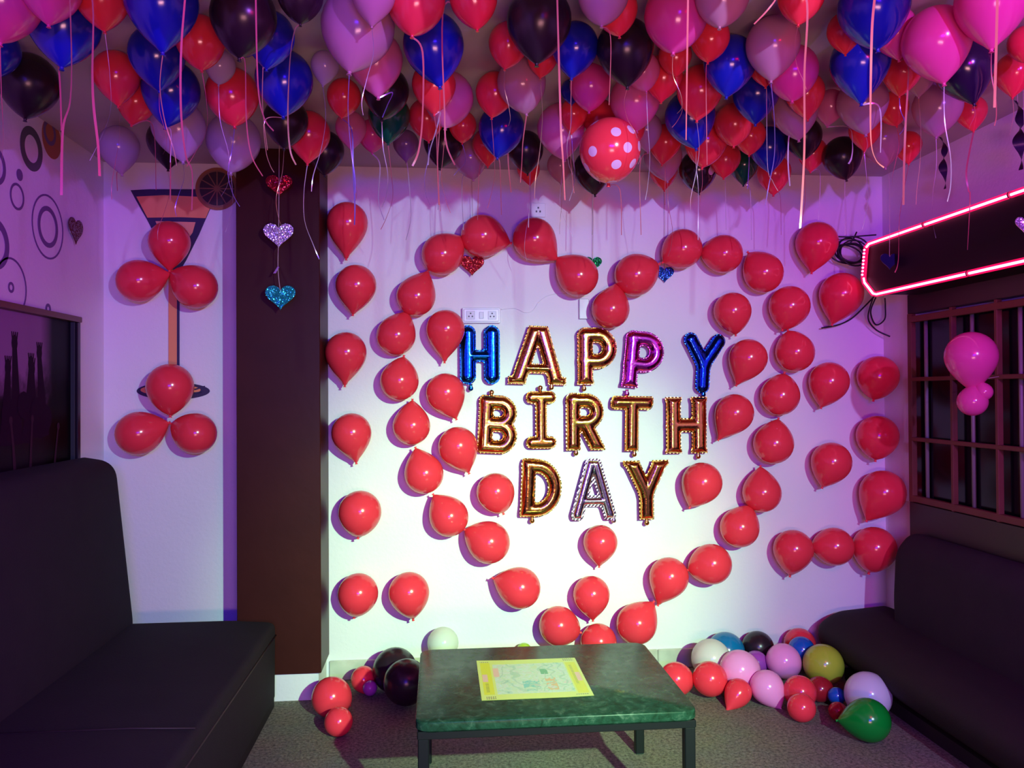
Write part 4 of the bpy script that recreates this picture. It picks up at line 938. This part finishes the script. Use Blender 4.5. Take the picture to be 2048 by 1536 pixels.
for k in range(12):
    a0, a1 = TAU*(k+.06)/12, TAU*(k+.94)/12
    pts = [(cx+.014*math.cos((a0+a1)/2), cz+.014*math.sin((a0+a1)/2))]+[(cx+.088*math.cos(a0+(a1-a0)*i/5), cz+.088*math.sin(a0+(a1-a0)*i/5)) for i in range(6)]
    obj('segment', MB().prism(pts, 'y', WALL_Y-.019, WALL_Y-.0177), mat('slice_segment', (.028, .012, .018), .5), sl)

# ------------------------------------------------------------------ electrics on the back wall
M_PLAST = mat('white_switch_plastic', (.80, .80, .82), .3); M_HOLE = mat('socket_hole', (.10, .09, .12), .6); M_GREY = mat('grey_switch_plastic', (.62, .62, .66), .35)
x0, z0 = img(924, 647); x1, z1 = img(1000, 617)
e = thing('wall_socket', ((x0+x1)/2, WALL_Y, (z0+z1)/2), 'white double wall socket board above the blue foil H', 'socket')
obj('back_box', MB().rbox(x0, x1, WALL_Y-.030, WALL_Y-.0005, z0, z1, .004), M_PLAST, e)
obj('face_plate', MB().rbox(x0+.008, x1-.008, WALL_Y-.036, WALL_Y-.0302, z0+.008, z1-.008, .003), M_PLAST, e)
for k, q in enumerate((.22, .78)):
    cx_, cz_ = x0+(x1-x0)*q, (z0+z1)/2
    so = obj('socket_face', MB().rbox(cx_-.022, cx_+.022, WALL_Y-.038, WALL_Y-.0362, cz_-.022, cz_+.022, .002), M_GREY, e)
    for hx, hz in ((0, .010), (-.009, -.006), (.009, -.006)):
        obj('pin_hole', MB().rbox(cx_+hx-.0035, cx_+hx+.0035, WALL_Y-.0384, WALL_Y-.0382, cz_+hz-.0035, cz_+hz+.0035, .001), M_HOLE, so, off=base_of(so))
obj('rocker_switch', MB().rbox((x0+x1)/2-.012, (x0+x1)/2+.012, WALL_Y-.039, WALL_Y-.0362, (z0+z1)/2-.018, (z0+z1)/2+.018, .003), M_GREY, e)
cx_, cz_ = img(1076, 421)
e = thing('wall_socket', (cx_, WALL_Y, cz_), 'single wall socket high up between the ribbons, above the heart outline', 'socket')
obj('face_plate', MB().rbox(cx_-.040, cx_+.040, WALL_Y-.012, WALL_Y-.0005, cz_-.038, cz_+.038, .003), M_PLAST, e)
for hx, hz in ((0, .012), (-.010, -.008), (.010, -.008)):
    obj('pin_hole', MB().rbox(cx_+hx-.004, cx_+hx+.004, WALL_Y-.0128, WALL_Y-.0122, cz_+hz-.005, cz_+hz+.005, .001), M_HOLE, e)
cx_, cz_ = img(1166, 617)
e = thing('junction_box', (cx_, WALL_Y, cz_), 'small pale junction box half hidden by the red balloon above the gold P', 'electric box')
obj('box_body', MB().rbox(cx_-.024, cx_+.030, WALL_Y-.022, WALL_Y-.0005, cz_-.058, cz_+.050, .003), M_GREY, e)
pts = [(*img(u, v),) for u, v in ((1002, 619), (1030, 617), (1050, 625), (1066, 621), (1078, 604), (1100, 590), (1130, 588), (1150, 590))]
tag(obj('wall_wire', MB().tube(bez([(a, WALL_Y-.003, c) for a, c in pts], 6), .0022, 5), M_PLAST, smooth=True), 'thin pale wire running along the wall from the socket board', 'wire')

# ------------------------------------------------------------------ foil letters
def seg_d(P, a, b):
    pa = P-np.array(a); ba = np.array(b)-np.array(a)
    h = np.clip((pa@ba)/max(ba@ba, 1e-9), 0, 1)
    return np.linalg.norm(pa-h[:, None]*ba, axis=1)
def arc(cx, cy, rx, ry, a0, a1, n=14):
    return [(cx+rx*math.cos(math.radians(a0+(a1-a0)*k/n)), cy+ry*math.sin(math.radians(a0+(a1-a0)*k/n))) for k in range(n+1)]
# each letter: width (in heights), strokes [(polyline, half width)], serif strokes
def glyph(ch, fat):
    h = fat
    if ch == 'H': return .66, [([(h, h+.005), (h, .995-h)], h), ([(.66-h, h+.005), (.66-h, .995-h)], h), ([(h, .48), (.66-h, .48)], h*.72)]
    if ch == 'HS': return .75, [([(.14, -.1), (.14, 1.1)], .125), ([(.61, -.1), (.61, 1.1)], .125), ([(.14, .50), (.61, .50)], .115), ([(.06, .02), (.22, .02)], .06), ([(.53, .02), (.69, .02)], .06), ([(.06, .98), (.22, .98)], .06), ([(.53, .98), (.69, .98)], .06)]
    if ch == 'A': return 1.0, [([(.46, .98), (.14, -.05)], h), ([(.54, .98), (.86, -.05)], h), ([(.26, .27), (.74, .27)], h*.62), ([(.03, .05), (.22, .03)], .07), ([(.78, .03), (.97, .05)], .07)]
    if ch == 'AS': return .80, [([(.36, .93), (.10, .06)], h), ([(.44, .93), (.70, .06)], h), ([(.2, .30), (.6, .30)], h*.75)]
    if ch == 'P': return .72, [([(.15, -.1), (.15, .86)], h), ([(.15, .87)]+arc(.36, .64, .225, .235, 90, -90)+[(.15, .41)], h*.98), ([(.07, .02), (.24, .02)], .055)]
    if ch == 'B': return .70, [([(.13, .08), (.13, .90)], h), ([(.13, .89)]+arc(.34, .70, .21, .19, 90, -90)+[(.15, .51)], h*.95), ([(.15, .51)]+arc(.36, .30, .21, .20, 90, -90)+[(.13, .11)], h*.95)]
    if ch == 'R': return .71, [([(.14, -.1), (.14, .88)], h), ([(.14, .87)]+arc(.37, .67, .20, .20, 90, -90)+[(.16, .47)], h*.98), ([(.36, .46), (.62, -.05)], h*.98)]
    if ch == 'D': return .73, [([(.13, .06), (.13, .93)], h), ([(.13, .88)]+arc(.28, .5, .33, .38, 90, -90)+[(.13, .12)], h*.96), ([(.06, .04), (.20, .04)], .06)]
    if ch == 'I': return .54, [([(.27, .05), (.27, .95)], h), ([(.10, .90), (.44, .90)], .10), ([(.10, .10), (.44, .10)], .10)]
    if ch == 'T': return .82, [([(.41, -.1), (.41, .90)], h), ([(.12, .885), (.70, .885)], .115), ([(.05, .83), (.08, .96)], .05), ([(.74, .83), (.77, .96)], .05)]
    if ch == 'Y': return .76, [([(.38, .09), (.38, .46)], h), ([(.38, .46), (.13, .88)], h), ([(.38, .46), (.63, .88)], h)]
    if ch == 'YS': return .80, [([(.40, -.1), (.40, .44)], h), ([(.40, .44), (.12, 1.04)], h), ([(.40, .44), (.68, 1.04)], h), ([(.05, .97), (.22, .99)], .05), ([(.58, .99), (.75, .97)], .05)]
def letter(ch, cx, cz, wd, ht, m, fat, label, tail, tilt=0.0, clip=True, seed=0):
    W, strokes = glyph(ch, fat)
    cell = .0135; pad = .05
    nx = int((W+2*pad)/cell)+1; ny = int((1+2*pad)/cell)+1
    gx = np.linspace(-pad, W+pad, nx); gy = np.linspace(-pad, 1+pad, ny)
    GX, GY = np.meshgrid(gx, gy); P = np.stack([GX.ravel(), GY.ravel()], 1)
    def sdf(P):
        s = None; k = .035
        for pl, hw in strokes:
            dd = np.min([seg_d(P, a, b) for a, b in zip(pl[:-1], pl[1:])], axis=0)-hw
            if s is None: s = dd
            else:
                h = np.clip(.5+.5*(s-dd)/k, 0, 1); s = s*(1-h)+dd*h-k*h*(1-h)
        if clip:
            c = np.maximum(P[:, 1]-1, -P[:, 1]); c = np.maximum(c, np.maximum(-P[:, 0], P[:, 0]-W))
            s = np.maximum(s, c)
        return s
    S = sdf(P)
    eps = 1e-3
    def snap(P, S, lo, hi):
        g = np.stack([(sdf(P+[eps, 0])-S)/eps, (sdf(P+[0, eps])-S)/eps], 1)
        n2 = np.maximum((g**2).sum(1), .25)
        tgt = np.clip(S, lo, hi)
        return P-g*((S-tgt)/n2)[:, None]
    sx, sz = wd/W, ht; rs = np.random.RandomState(seed)
    ca, sa = math.cos(tilt), math.sin(tilt); yc = WALL_Y-.048
    def world(p, y):
        x = (p[0]-W/2)*sx; z = (p[1]-.5)*sz
        return (cx+x*ca+z*sa, y, cz-x*sa+z*ca)
    th = thing('letter_balloon', (cx, yc, cz-ht/2), label, 'letter balloon', 'foil letters of the birthday greeting')
    idx = np.arange(nx*ny).reshape(ny, nx)
    quads = np.stack([idx[:-1, :-1], idx[:-1, 1:], idx[1:, 1:], idx[1:, :-1]], -1).reshape(-1, 4)
    # inflated body
    ins = S < 0
    keep = quads[ins[quads].any(1)]
    Pb = snap(P, S, -9, 0)
    d = np.clip(-sdf(Pb), 0, None)
    d[~ins] = 0
    R = fat*.90
    hgt = np.sqrt(np.maximum(R*R-(R-np.minimum(d, R))**2, 0))*ht*.92
    ph = rs.rand()*6
    wr = np.sin(P[:, 0]*115+2.2*np.sin(P[:, 1]*37+ph))*np.sin(P[:, 1]*121+2*np.sin(P[:, 0]*41+ph))
    hgt = hgt*(1+.11*wr*np.exp(-d/.030))
    used = np.unique(keep); mp = {int(v): i for i, v in enumerate(used)}
    n = len(used)
    front = [world(Pb[v], yc-float(hgt[v])) for v in used]; back = [world(Pb[v], yc+float(hgt[v])*.8) for v in used]
    # a shared rim: vertices with zero height are the same on both sides
    rim = {i: (hgt[v] < 1e-6) for i, v in enumerate(used)}
    vs = list(front); bi = {}
    for i in range(n):
        if rim[i]: bi[i] = i
        else: bi[i] = len(vs); vs.append(back[i])
    fs = []
    for q in keep:
        a = [mp[int(v)] for v in q]
        fs.append(tuple(a)); fs.append(tuple(bi[i] for i in a[::-1]))
    fs = [f for f in fs if len(set(f)) > 2]
    mb = MB().add(vs, fs)
    obj('foil_body', mb, m, th, smooth=True)
    # crimped seam rim around the body
    lim = .032 if ch == 'AS' else .012
    band = (S > -.004) & (S < lim)
    keep2 = quads[(S[quads] < lim).any(1) & (S[quads] > 0).any(1)]
    Pf = snap(P, S, -9, lim)
    used = np.unique(keep2); mp = {int(v): i for i, v in enumerate(used)}
    wv = .0016*np.sin(P[:, 0]*95+ph)*np.sin(P[:, 1]*88+ph)
    mb = MB().add([world(Pf[v], yc+float(wv[v])) for v in used], [tuple(mp[int(v)] for v in q) for q in keep2])
    obj('seam_rim', mb, m, th, smooth=True)
    # inflation tab
    tx, tz, dz = tail
    mb = MB(); prof = [(.010, 0), (.007, .010), (.013, .020), (.012, .030), (.004, .036)]
    vs = []; fs = []
    for r, q in prof:
        for k in range(8):
            a = TAU*k/8; vs.append((tx+r*math.cos(a)*1.0, yc+r*math.sin(a)*.45, tz+dz*q))
    for i in range(len(prof)-1):
        for k in range(8): fs.append((i*8+k, i*8+(k+1) % 8, (i+1)*8+(k+1) % 8, (i+1)*8+k))
    fs += [tuple(range(8)), tuple(range(32, 40))]
    obj('inflation_tab', mb.add(vs, fs), m, th, smooth=True)

def foil(name, c, rough=.13):
    m = mat(name, c, rough, metal=1.0, bump=(26, .10)); return m
F_GOLD = foil('gold_foil', (.80, .42, .10)); F_BLUE = foil('bright_blue_foil', (.01, .20, .82)); F_PINK = foil('magenta_foil', (.80, .09, .62))
F_NAVY = foil('dark_blue_foil_letter', (.012, .07, .55)); F_SILV = foil('silver_foil', (.82, .84, .88))
LT = [('H', .211, 1.700, .205, .309, F_BLUE, .125, 'bright blue foil balloon letter H starting the top row', (.162, 1.545, -1), 0, False),
      ('A', .519, 1.697, .306, .306, F_GOLD, .118, 'gold foil balloon letter A in the top row beside the blue H', (.592, 1.548, -1), .03, True),
      ('P', .839, 1.692, .217, .300, F_GOLD, .128, 'gold foil balloon letter P in the top row', (.768, 1.540, -1), 0, True),
      ('P', 1.093, 1.671, .222, .303, F_PINK, .122, 'magenta foil balloon letter P in the top row', (1.002, 1.512, -1), .10, True),
      ('Y', 1.426, 1.656, .233, .314, F_NAVY, .115, 'dark blue foil balloon letter Y ending the top row', (1.424, 1.505, -1), .06, False),
      ('B', .306, 1.330, .209, .302, F_GOLD, .122, 'gold foil balloon letter B starting the middle row', (.272, 1.478, 1), .05, True),
      ('I', .535, 1.352, .157, .300, F_GOLD, .095, 'gold foil balloon letter I in the middle row', (.532, 1.500, 1), 0, True),
      ('R', .772, 1.342, .211, .302, F_GOLD, .120, 'gold foil balloon letter R in the middle row', (.722, 1.196, -1), 0, True),
      ('T', 1.027, 1.328, .228, .290, F_GOLD, .125, 'gold foil balloon letter T in the middle row', (1.040, 1.186, -1), .02, True),
      ('HS', 1.327, 1.317, .226, .298, F_GOLD, .120, 'gold foil balloon letter H ending the middle row', (1.393, 1.170, -1), 0, True),
      ('D', .534, .990, .218, .305, F_GOLD, .118, 'gold foil balloon letter D starting the bottom row', (.484, .840, -1), .04, True),
      ('AS', .815, .978, .235, .310, F_SILV, .085, 'silver foil balloon letter A in the bottom row', (.925, .832, -1), 0, True),
      ('YS', 1.104, .970, .245, .312, F_GOLD, .118, 'gold foil balloon letter Y ending the bottom row', (1.106, .816, -1), -.01, True)]
for k, a in enumerate(LT): letter(*a[:10], clip=a[10], seed=k)

# ------------------------------------------------------------------ latex balloons
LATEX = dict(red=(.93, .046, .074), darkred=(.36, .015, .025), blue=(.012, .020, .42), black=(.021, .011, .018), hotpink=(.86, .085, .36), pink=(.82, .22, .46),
             palepink=(.62, .31, .43), lilac=(.66, .50, .70), green=(.004, .085, .045), plum=(.22, .10, .26), white=(.82, .80, .72), tealblue=(.005, .17, .38),
             yellow=(.46, .60, .045), purple=(.36, .06, .42), lilacwhite=(.76, .72, .86), nightpurple=(.016, .005, .035), floorgreen=(.004, .30, .03), flpink=(.97, .34, .70), floorblue=(.008, .10, .46))
GLASSY = dict(lilac=.38, palepink=.34, pink=.30, hotpink=.28, white=.25, lilacwhite=.3, red=.12, darkred=.12, blue=.15, flpink=.12, yellow=.15, floorgreen=.2)
def latex(c):
    return mat('latex_'+c, LATEX[c], .26 if c == 'black' else .17, spec=.4 if c == 'black' else .55, translucent=GLASSY.get(c, .04))

def dotted(name, base, dot, dots):
    """Latex with printed spots: dots = [(direction, radius)] in the balloon's own unit space."""
    if name in MATS: return MATS[name]
    m, nt, b = ptree(name); L = nt.links.new
    tc = nt.nodes.new('ShaderNodeTexCoord')
    nz = nt.nodes.new('ShaderNodeVectorMath'); nz.operation = 'NORMALIZE'; L(tc.outputs['Object'], nz.inputs[0])
    last = None
    for d, r in dots:
        ds = nt.nodes.new('ShaderNodeVectorMath'); ds.operation = 'DISTANCE'; L(nz.outputs[0], ds.inputs[0]); ds.inputs[1].default_value = d
        lt = nt.nodes.new('ShaderNodeMath'); lt.operation = 'LESS_THAN'; L(ds.outputs['Value'], lt.inputs[0]); lt.inputs[1].default_value = r
        if last is None: last = lt.outputs[0]
        else:
            mxn = nt.nodes.new('ShaderNodeMath'); mxn.operation = 'MAXIMUM'; L(last, mxn.inputs[0]); L(lt.outputs[0], mxn.inputs[1]); last = mxn.outputs[0]
    mx = nt.nodes.new('ShaderNodeMix'); mx.data_type = 'RGBA'; L(last, mx.inputs[0]); mx.inputs[6].default_value = (*base, 1); mx.inputs[7].default_value = (*dot, 1)
    L(mx.outputs[2], b.inputs['Base Color']); b.inputs['Roughness'].default_value = .17
    MATS[name] = m
    return m
def sph(u, v, cu, cv, r):
    x = (u-cu)/r; z = -(v-cv)/r; y = -math.sqrt(max(0, 1-x*x-z*z)); return Vector((x, y, z)).normalized()
pd = [(sph(u, v, 1220, 303, 61.5), .165) for u, v in ((1221, 262), (1255, 261), (1244, 291), (1176, 299), (1274, 294), (1222, 323), (1259, 325), (1170, 335), (1222, 361), (1252, 358))]
rnd = random.Random(11)
for k in range(16):
    a = math.pi*(.05+.9*rnd.random()); z = rnd.uniform(-.8, .9); q = math.sqrt(1-z*z); pd.append((Vector((q*math.cos(a), q*math.sin(a), z)), .165))
M_POLKA = dotted('latex_red_polka_dots', (.93, .046, .074), (.85, .55, .80), pd)
M_PRINT = dotted('latex_black_print', LATEX['black'], (.6, .42, .5), [(sph(1413, 349, 1396, 338, 37.5), .22), (sph(1413, 340, 1396, 338, 37.5), .14), (sph(1412, 333, 1396, 338, 37.5), .11), (sph(1412, 327, 1396, 338, 37.5), .07)])

MESH = {}
def balloon_mesh(T, c, hi):
    key = ('s', T, c, hi)
    if key in MESH: return MESH[key]
    n = 32 if hi else 24
    prof = [(0, 1)]
    for k in range(1, 9): a = math.pi/2*k/8; prof.append((math.sin(a), math.cos(a)))
    for k in range(1, 12):
        s = k/11*.985; prof.append((max(math.cos(math.pi/2*s), 0)**min(1.0, (2*T/math.pi)**2) if s < .97 else .10, -T*s))
    prof.append((.055, -T))
    m = M_POLKA if c == 'polka' else M_PRINT if c == 'printblack' else latex(c)
    me = MB().lathe(prof, n).mesh('balloon_skin', m, True)
    MESH[key] = me
    return me
def knot_mesh(T, c, big):
    key = ('k', T, c, big)
    if key in MESH: return MESH[key]
    b = 1.6 if big else 1.0
    prof = [(.052, -T+.012), (.062*b, -T-.015), (.064*b, -T-.03*b), (.036*b, -T-.045*b), (.050*b, -T-.06*b), (.078*b, -T-.095*b), (.070*b, -T-.102*b), (.03, -T-.085*b), (0, -T-.08*b)]
    cc = 'red' if c == 'polka' else 'black' if c == 'printblack' else c
    me = MB().lathe(prof, 10).mesh('balloon_knot', latex(cc), True)
    MESH[key] = me
    return me

def place_balloon(x, y, z, dia, c, d, T, label, group, hi=False, big=False, sq=1.0):
    """d: direction of the knot. Returns the root, whose origin is the knot's tip."""
    R = dia/2; d = Vector(d).normalized()
    tip = Vector((x, y, z))+d*R*(T+.05)
    root = thing('balloon', tip, label, 'balloon', group)
    q = Vector((0, 0, -1)).rotation_difference(d)
    for nm, me in (('skin', balloon_mesh(T, c, hi)), ('knot', knot_mesh(T, c, big))):
        o = bpy.data.objects.new(nm, me); COL.objects.link(o); o.parent = root
        o.location = Vector((x, y, z))-tip; o.rotation_mode = 'QUATERNION'; o.rotation_quaternion = q
        o.scale = (R*sq, R*sq, R)
    return root, tip

RIBC = dict(p=mat('pink_ribbon', (.52, .13, .15), .3, spec=.5, translucent=.2), g=mat('gold_ribbon', (.75, .48, .30), .22, metal=.6),
            s=mat('silver_ribbon', (.80, .74, .80), .2, metal=.5), v=mat('violet_ribbon', (.35, .26, .75), .22, metal=.6))
def ribbon(parent, pts, wd, c, twist=.8, ph=0.0):
    P = bez(pts, 7); vs = []; n = len(P)
    for i, q in enumerate(P):
        t = (P[min(i+1, n-1)]-P[max(i-1, 0)]).normalized()
        side = t.cross(Vector((0, 1, 0)))
        if side.length < .05: side = Vector((1, 0, 0))
        side.normalize(); nrm = t.cross(side)
        a = math.sin(ph+i*.11)*twist
        s = side*math.cos(a)+nrm*math.sin(a)
        vs += [q+s*wd/2, q-s*wd/2]
    return obj('ribbon', MB().add(vs, [(2*i, 2*i+1, 2*i+3, 2*i+2) for i in range(n-1)]), RIBC[c], parent, smooth=True)

rnd = random.Random(21)
roots = {}
for i, (x, y, z, dia, c, lab) in enumerate(CEIL_BALLOONS):
    T = rnd.choice((1.28, 1.36, 1.44)) if c != 'polka' else 1.12
    d = Vector((rnd.uniform(-.16, .16), rnd.uniform(-.14, .10), -1))
    if c == 'polka': d = Vector((.05, .5, -1))
    r, tip = place_balloon(x, y, z, dia, c, d, T, lab, 'balloons floating at the ceiling', hi=dia > .2)
    roots[i] = (r, tip)
HIGH_PLACE = ('over the ring decals', 'over the painted glass rim', 'over the dark pillar', "over the heart's left lobe", 'beside the polka dot balloon',
              'over the last foil letters', "over the heart's right end", 'over the rope light corner', 'at the upper right corner')
for i, (x, y, z, dia) in enumerate(HIGH_BALLOONS):
    r, tip = place_balloon(x, y, z, dia, ('pink', 'red', 'blue', 'hotpink')[i % 4], (0, 0, -1), 1.36,
                           ('pink', 'red', 'blue', 'hot pink')[i % 4]+' balloon above the top edge, its ribbon hanging '+HIGH_PLACE[i], 'balloons floating above the picture')
    roots[1000+i] = (r, tip)
has = set()
for k, (own, c, wd, pts) in enumerate(RIBBONS):
    r, tip = roots[own]; has.add(own)
    P = [tuple(tip)]+[tuple(q) for q in pts[1:]]
    ribbon(r, P, wd*.8, c, .7, k*1.3)
for i, (r, tip) in roots.items():
    if i in has or rnd.random() < .25: continue
    L = rnd.uniform(.12, .42); a = rnd.uniform(0, TAU); k = rnd.uniform(.01, .05)
    P = [tuple(tip)]
    for s in (.3, .6, .85, 1.0):
        P.append((tip.x+k*math.sin(a+s*4)*s, min(tip.y+k*math.cos(a+s*3)*s, WALL_Y-.015), tip.z-L*s))
    ribbon(r, P, rnd.uniform(.0016, .0030), rnd.choice('ppgsvs'), .9, a)

for x, y, z, dia, ang, t, lab in WALL_BALLOONS:
    a = math.radians(ang); T = round(max(1.18, 2*t-.06)*12.5)/12.5
    d = (math.cos(a), .12, -math.sin(a))
    place_balloon(x, y, z, dia, 'red', d, T, 'red balloon '+lab, 'red balloons taped on the walls', hi=True)
for x, y, z, dia, c, ang, t, lab in FLOOR_BALLOONS:
    a = math.radians(ang); T = round(max(1.18, 2*t-.06)*12.5)/12.5
    c = {'green': 'floorgreen', 'pink': 'flpink', 'blue': 'floorblue'}.get(c, c)
    d = Vector((math.cos(a), -.25 if ang in (112., 80.) else .35, -math.sin(a)*.35 if z-dia*.62 < 0 else -math.sin(a)))
    place_balloon(x, y, z, dia, c, d, T, lab, 'loose balloons on the floor', hi=True, big=ang == 112.)

# pink balloons tied in front of the window
pb, pt = place_balloon(2.241, 3.2, 1.642, .205, 'hotpink', (.08, .05, -1), 1.5, 'pink balloon hanging in front of the gridded window, upper one', 'pink balloons at the window', True)
place_balloon(2.245, 3.2, 1.449, .120, 'hotpink', (.18, -.1, 1), 1.3, 'small pink balloon hanging upside down below the larger one at the window', 'pink balloons at the window', True)
place_balloon(2.274, 3.17, 1.490, .072, 'hotpink', (-.35, .2, 1), 1.3, 'tiny pink balloon bud tied between the two at the window', 'pink balloons at the window', True)
obj('tie_string', MB().tube([tuple(pt), (2.34, 3.25, 1.546), (2.424, 3.28, 1.556)], .0012, 5), M_THR, pb)
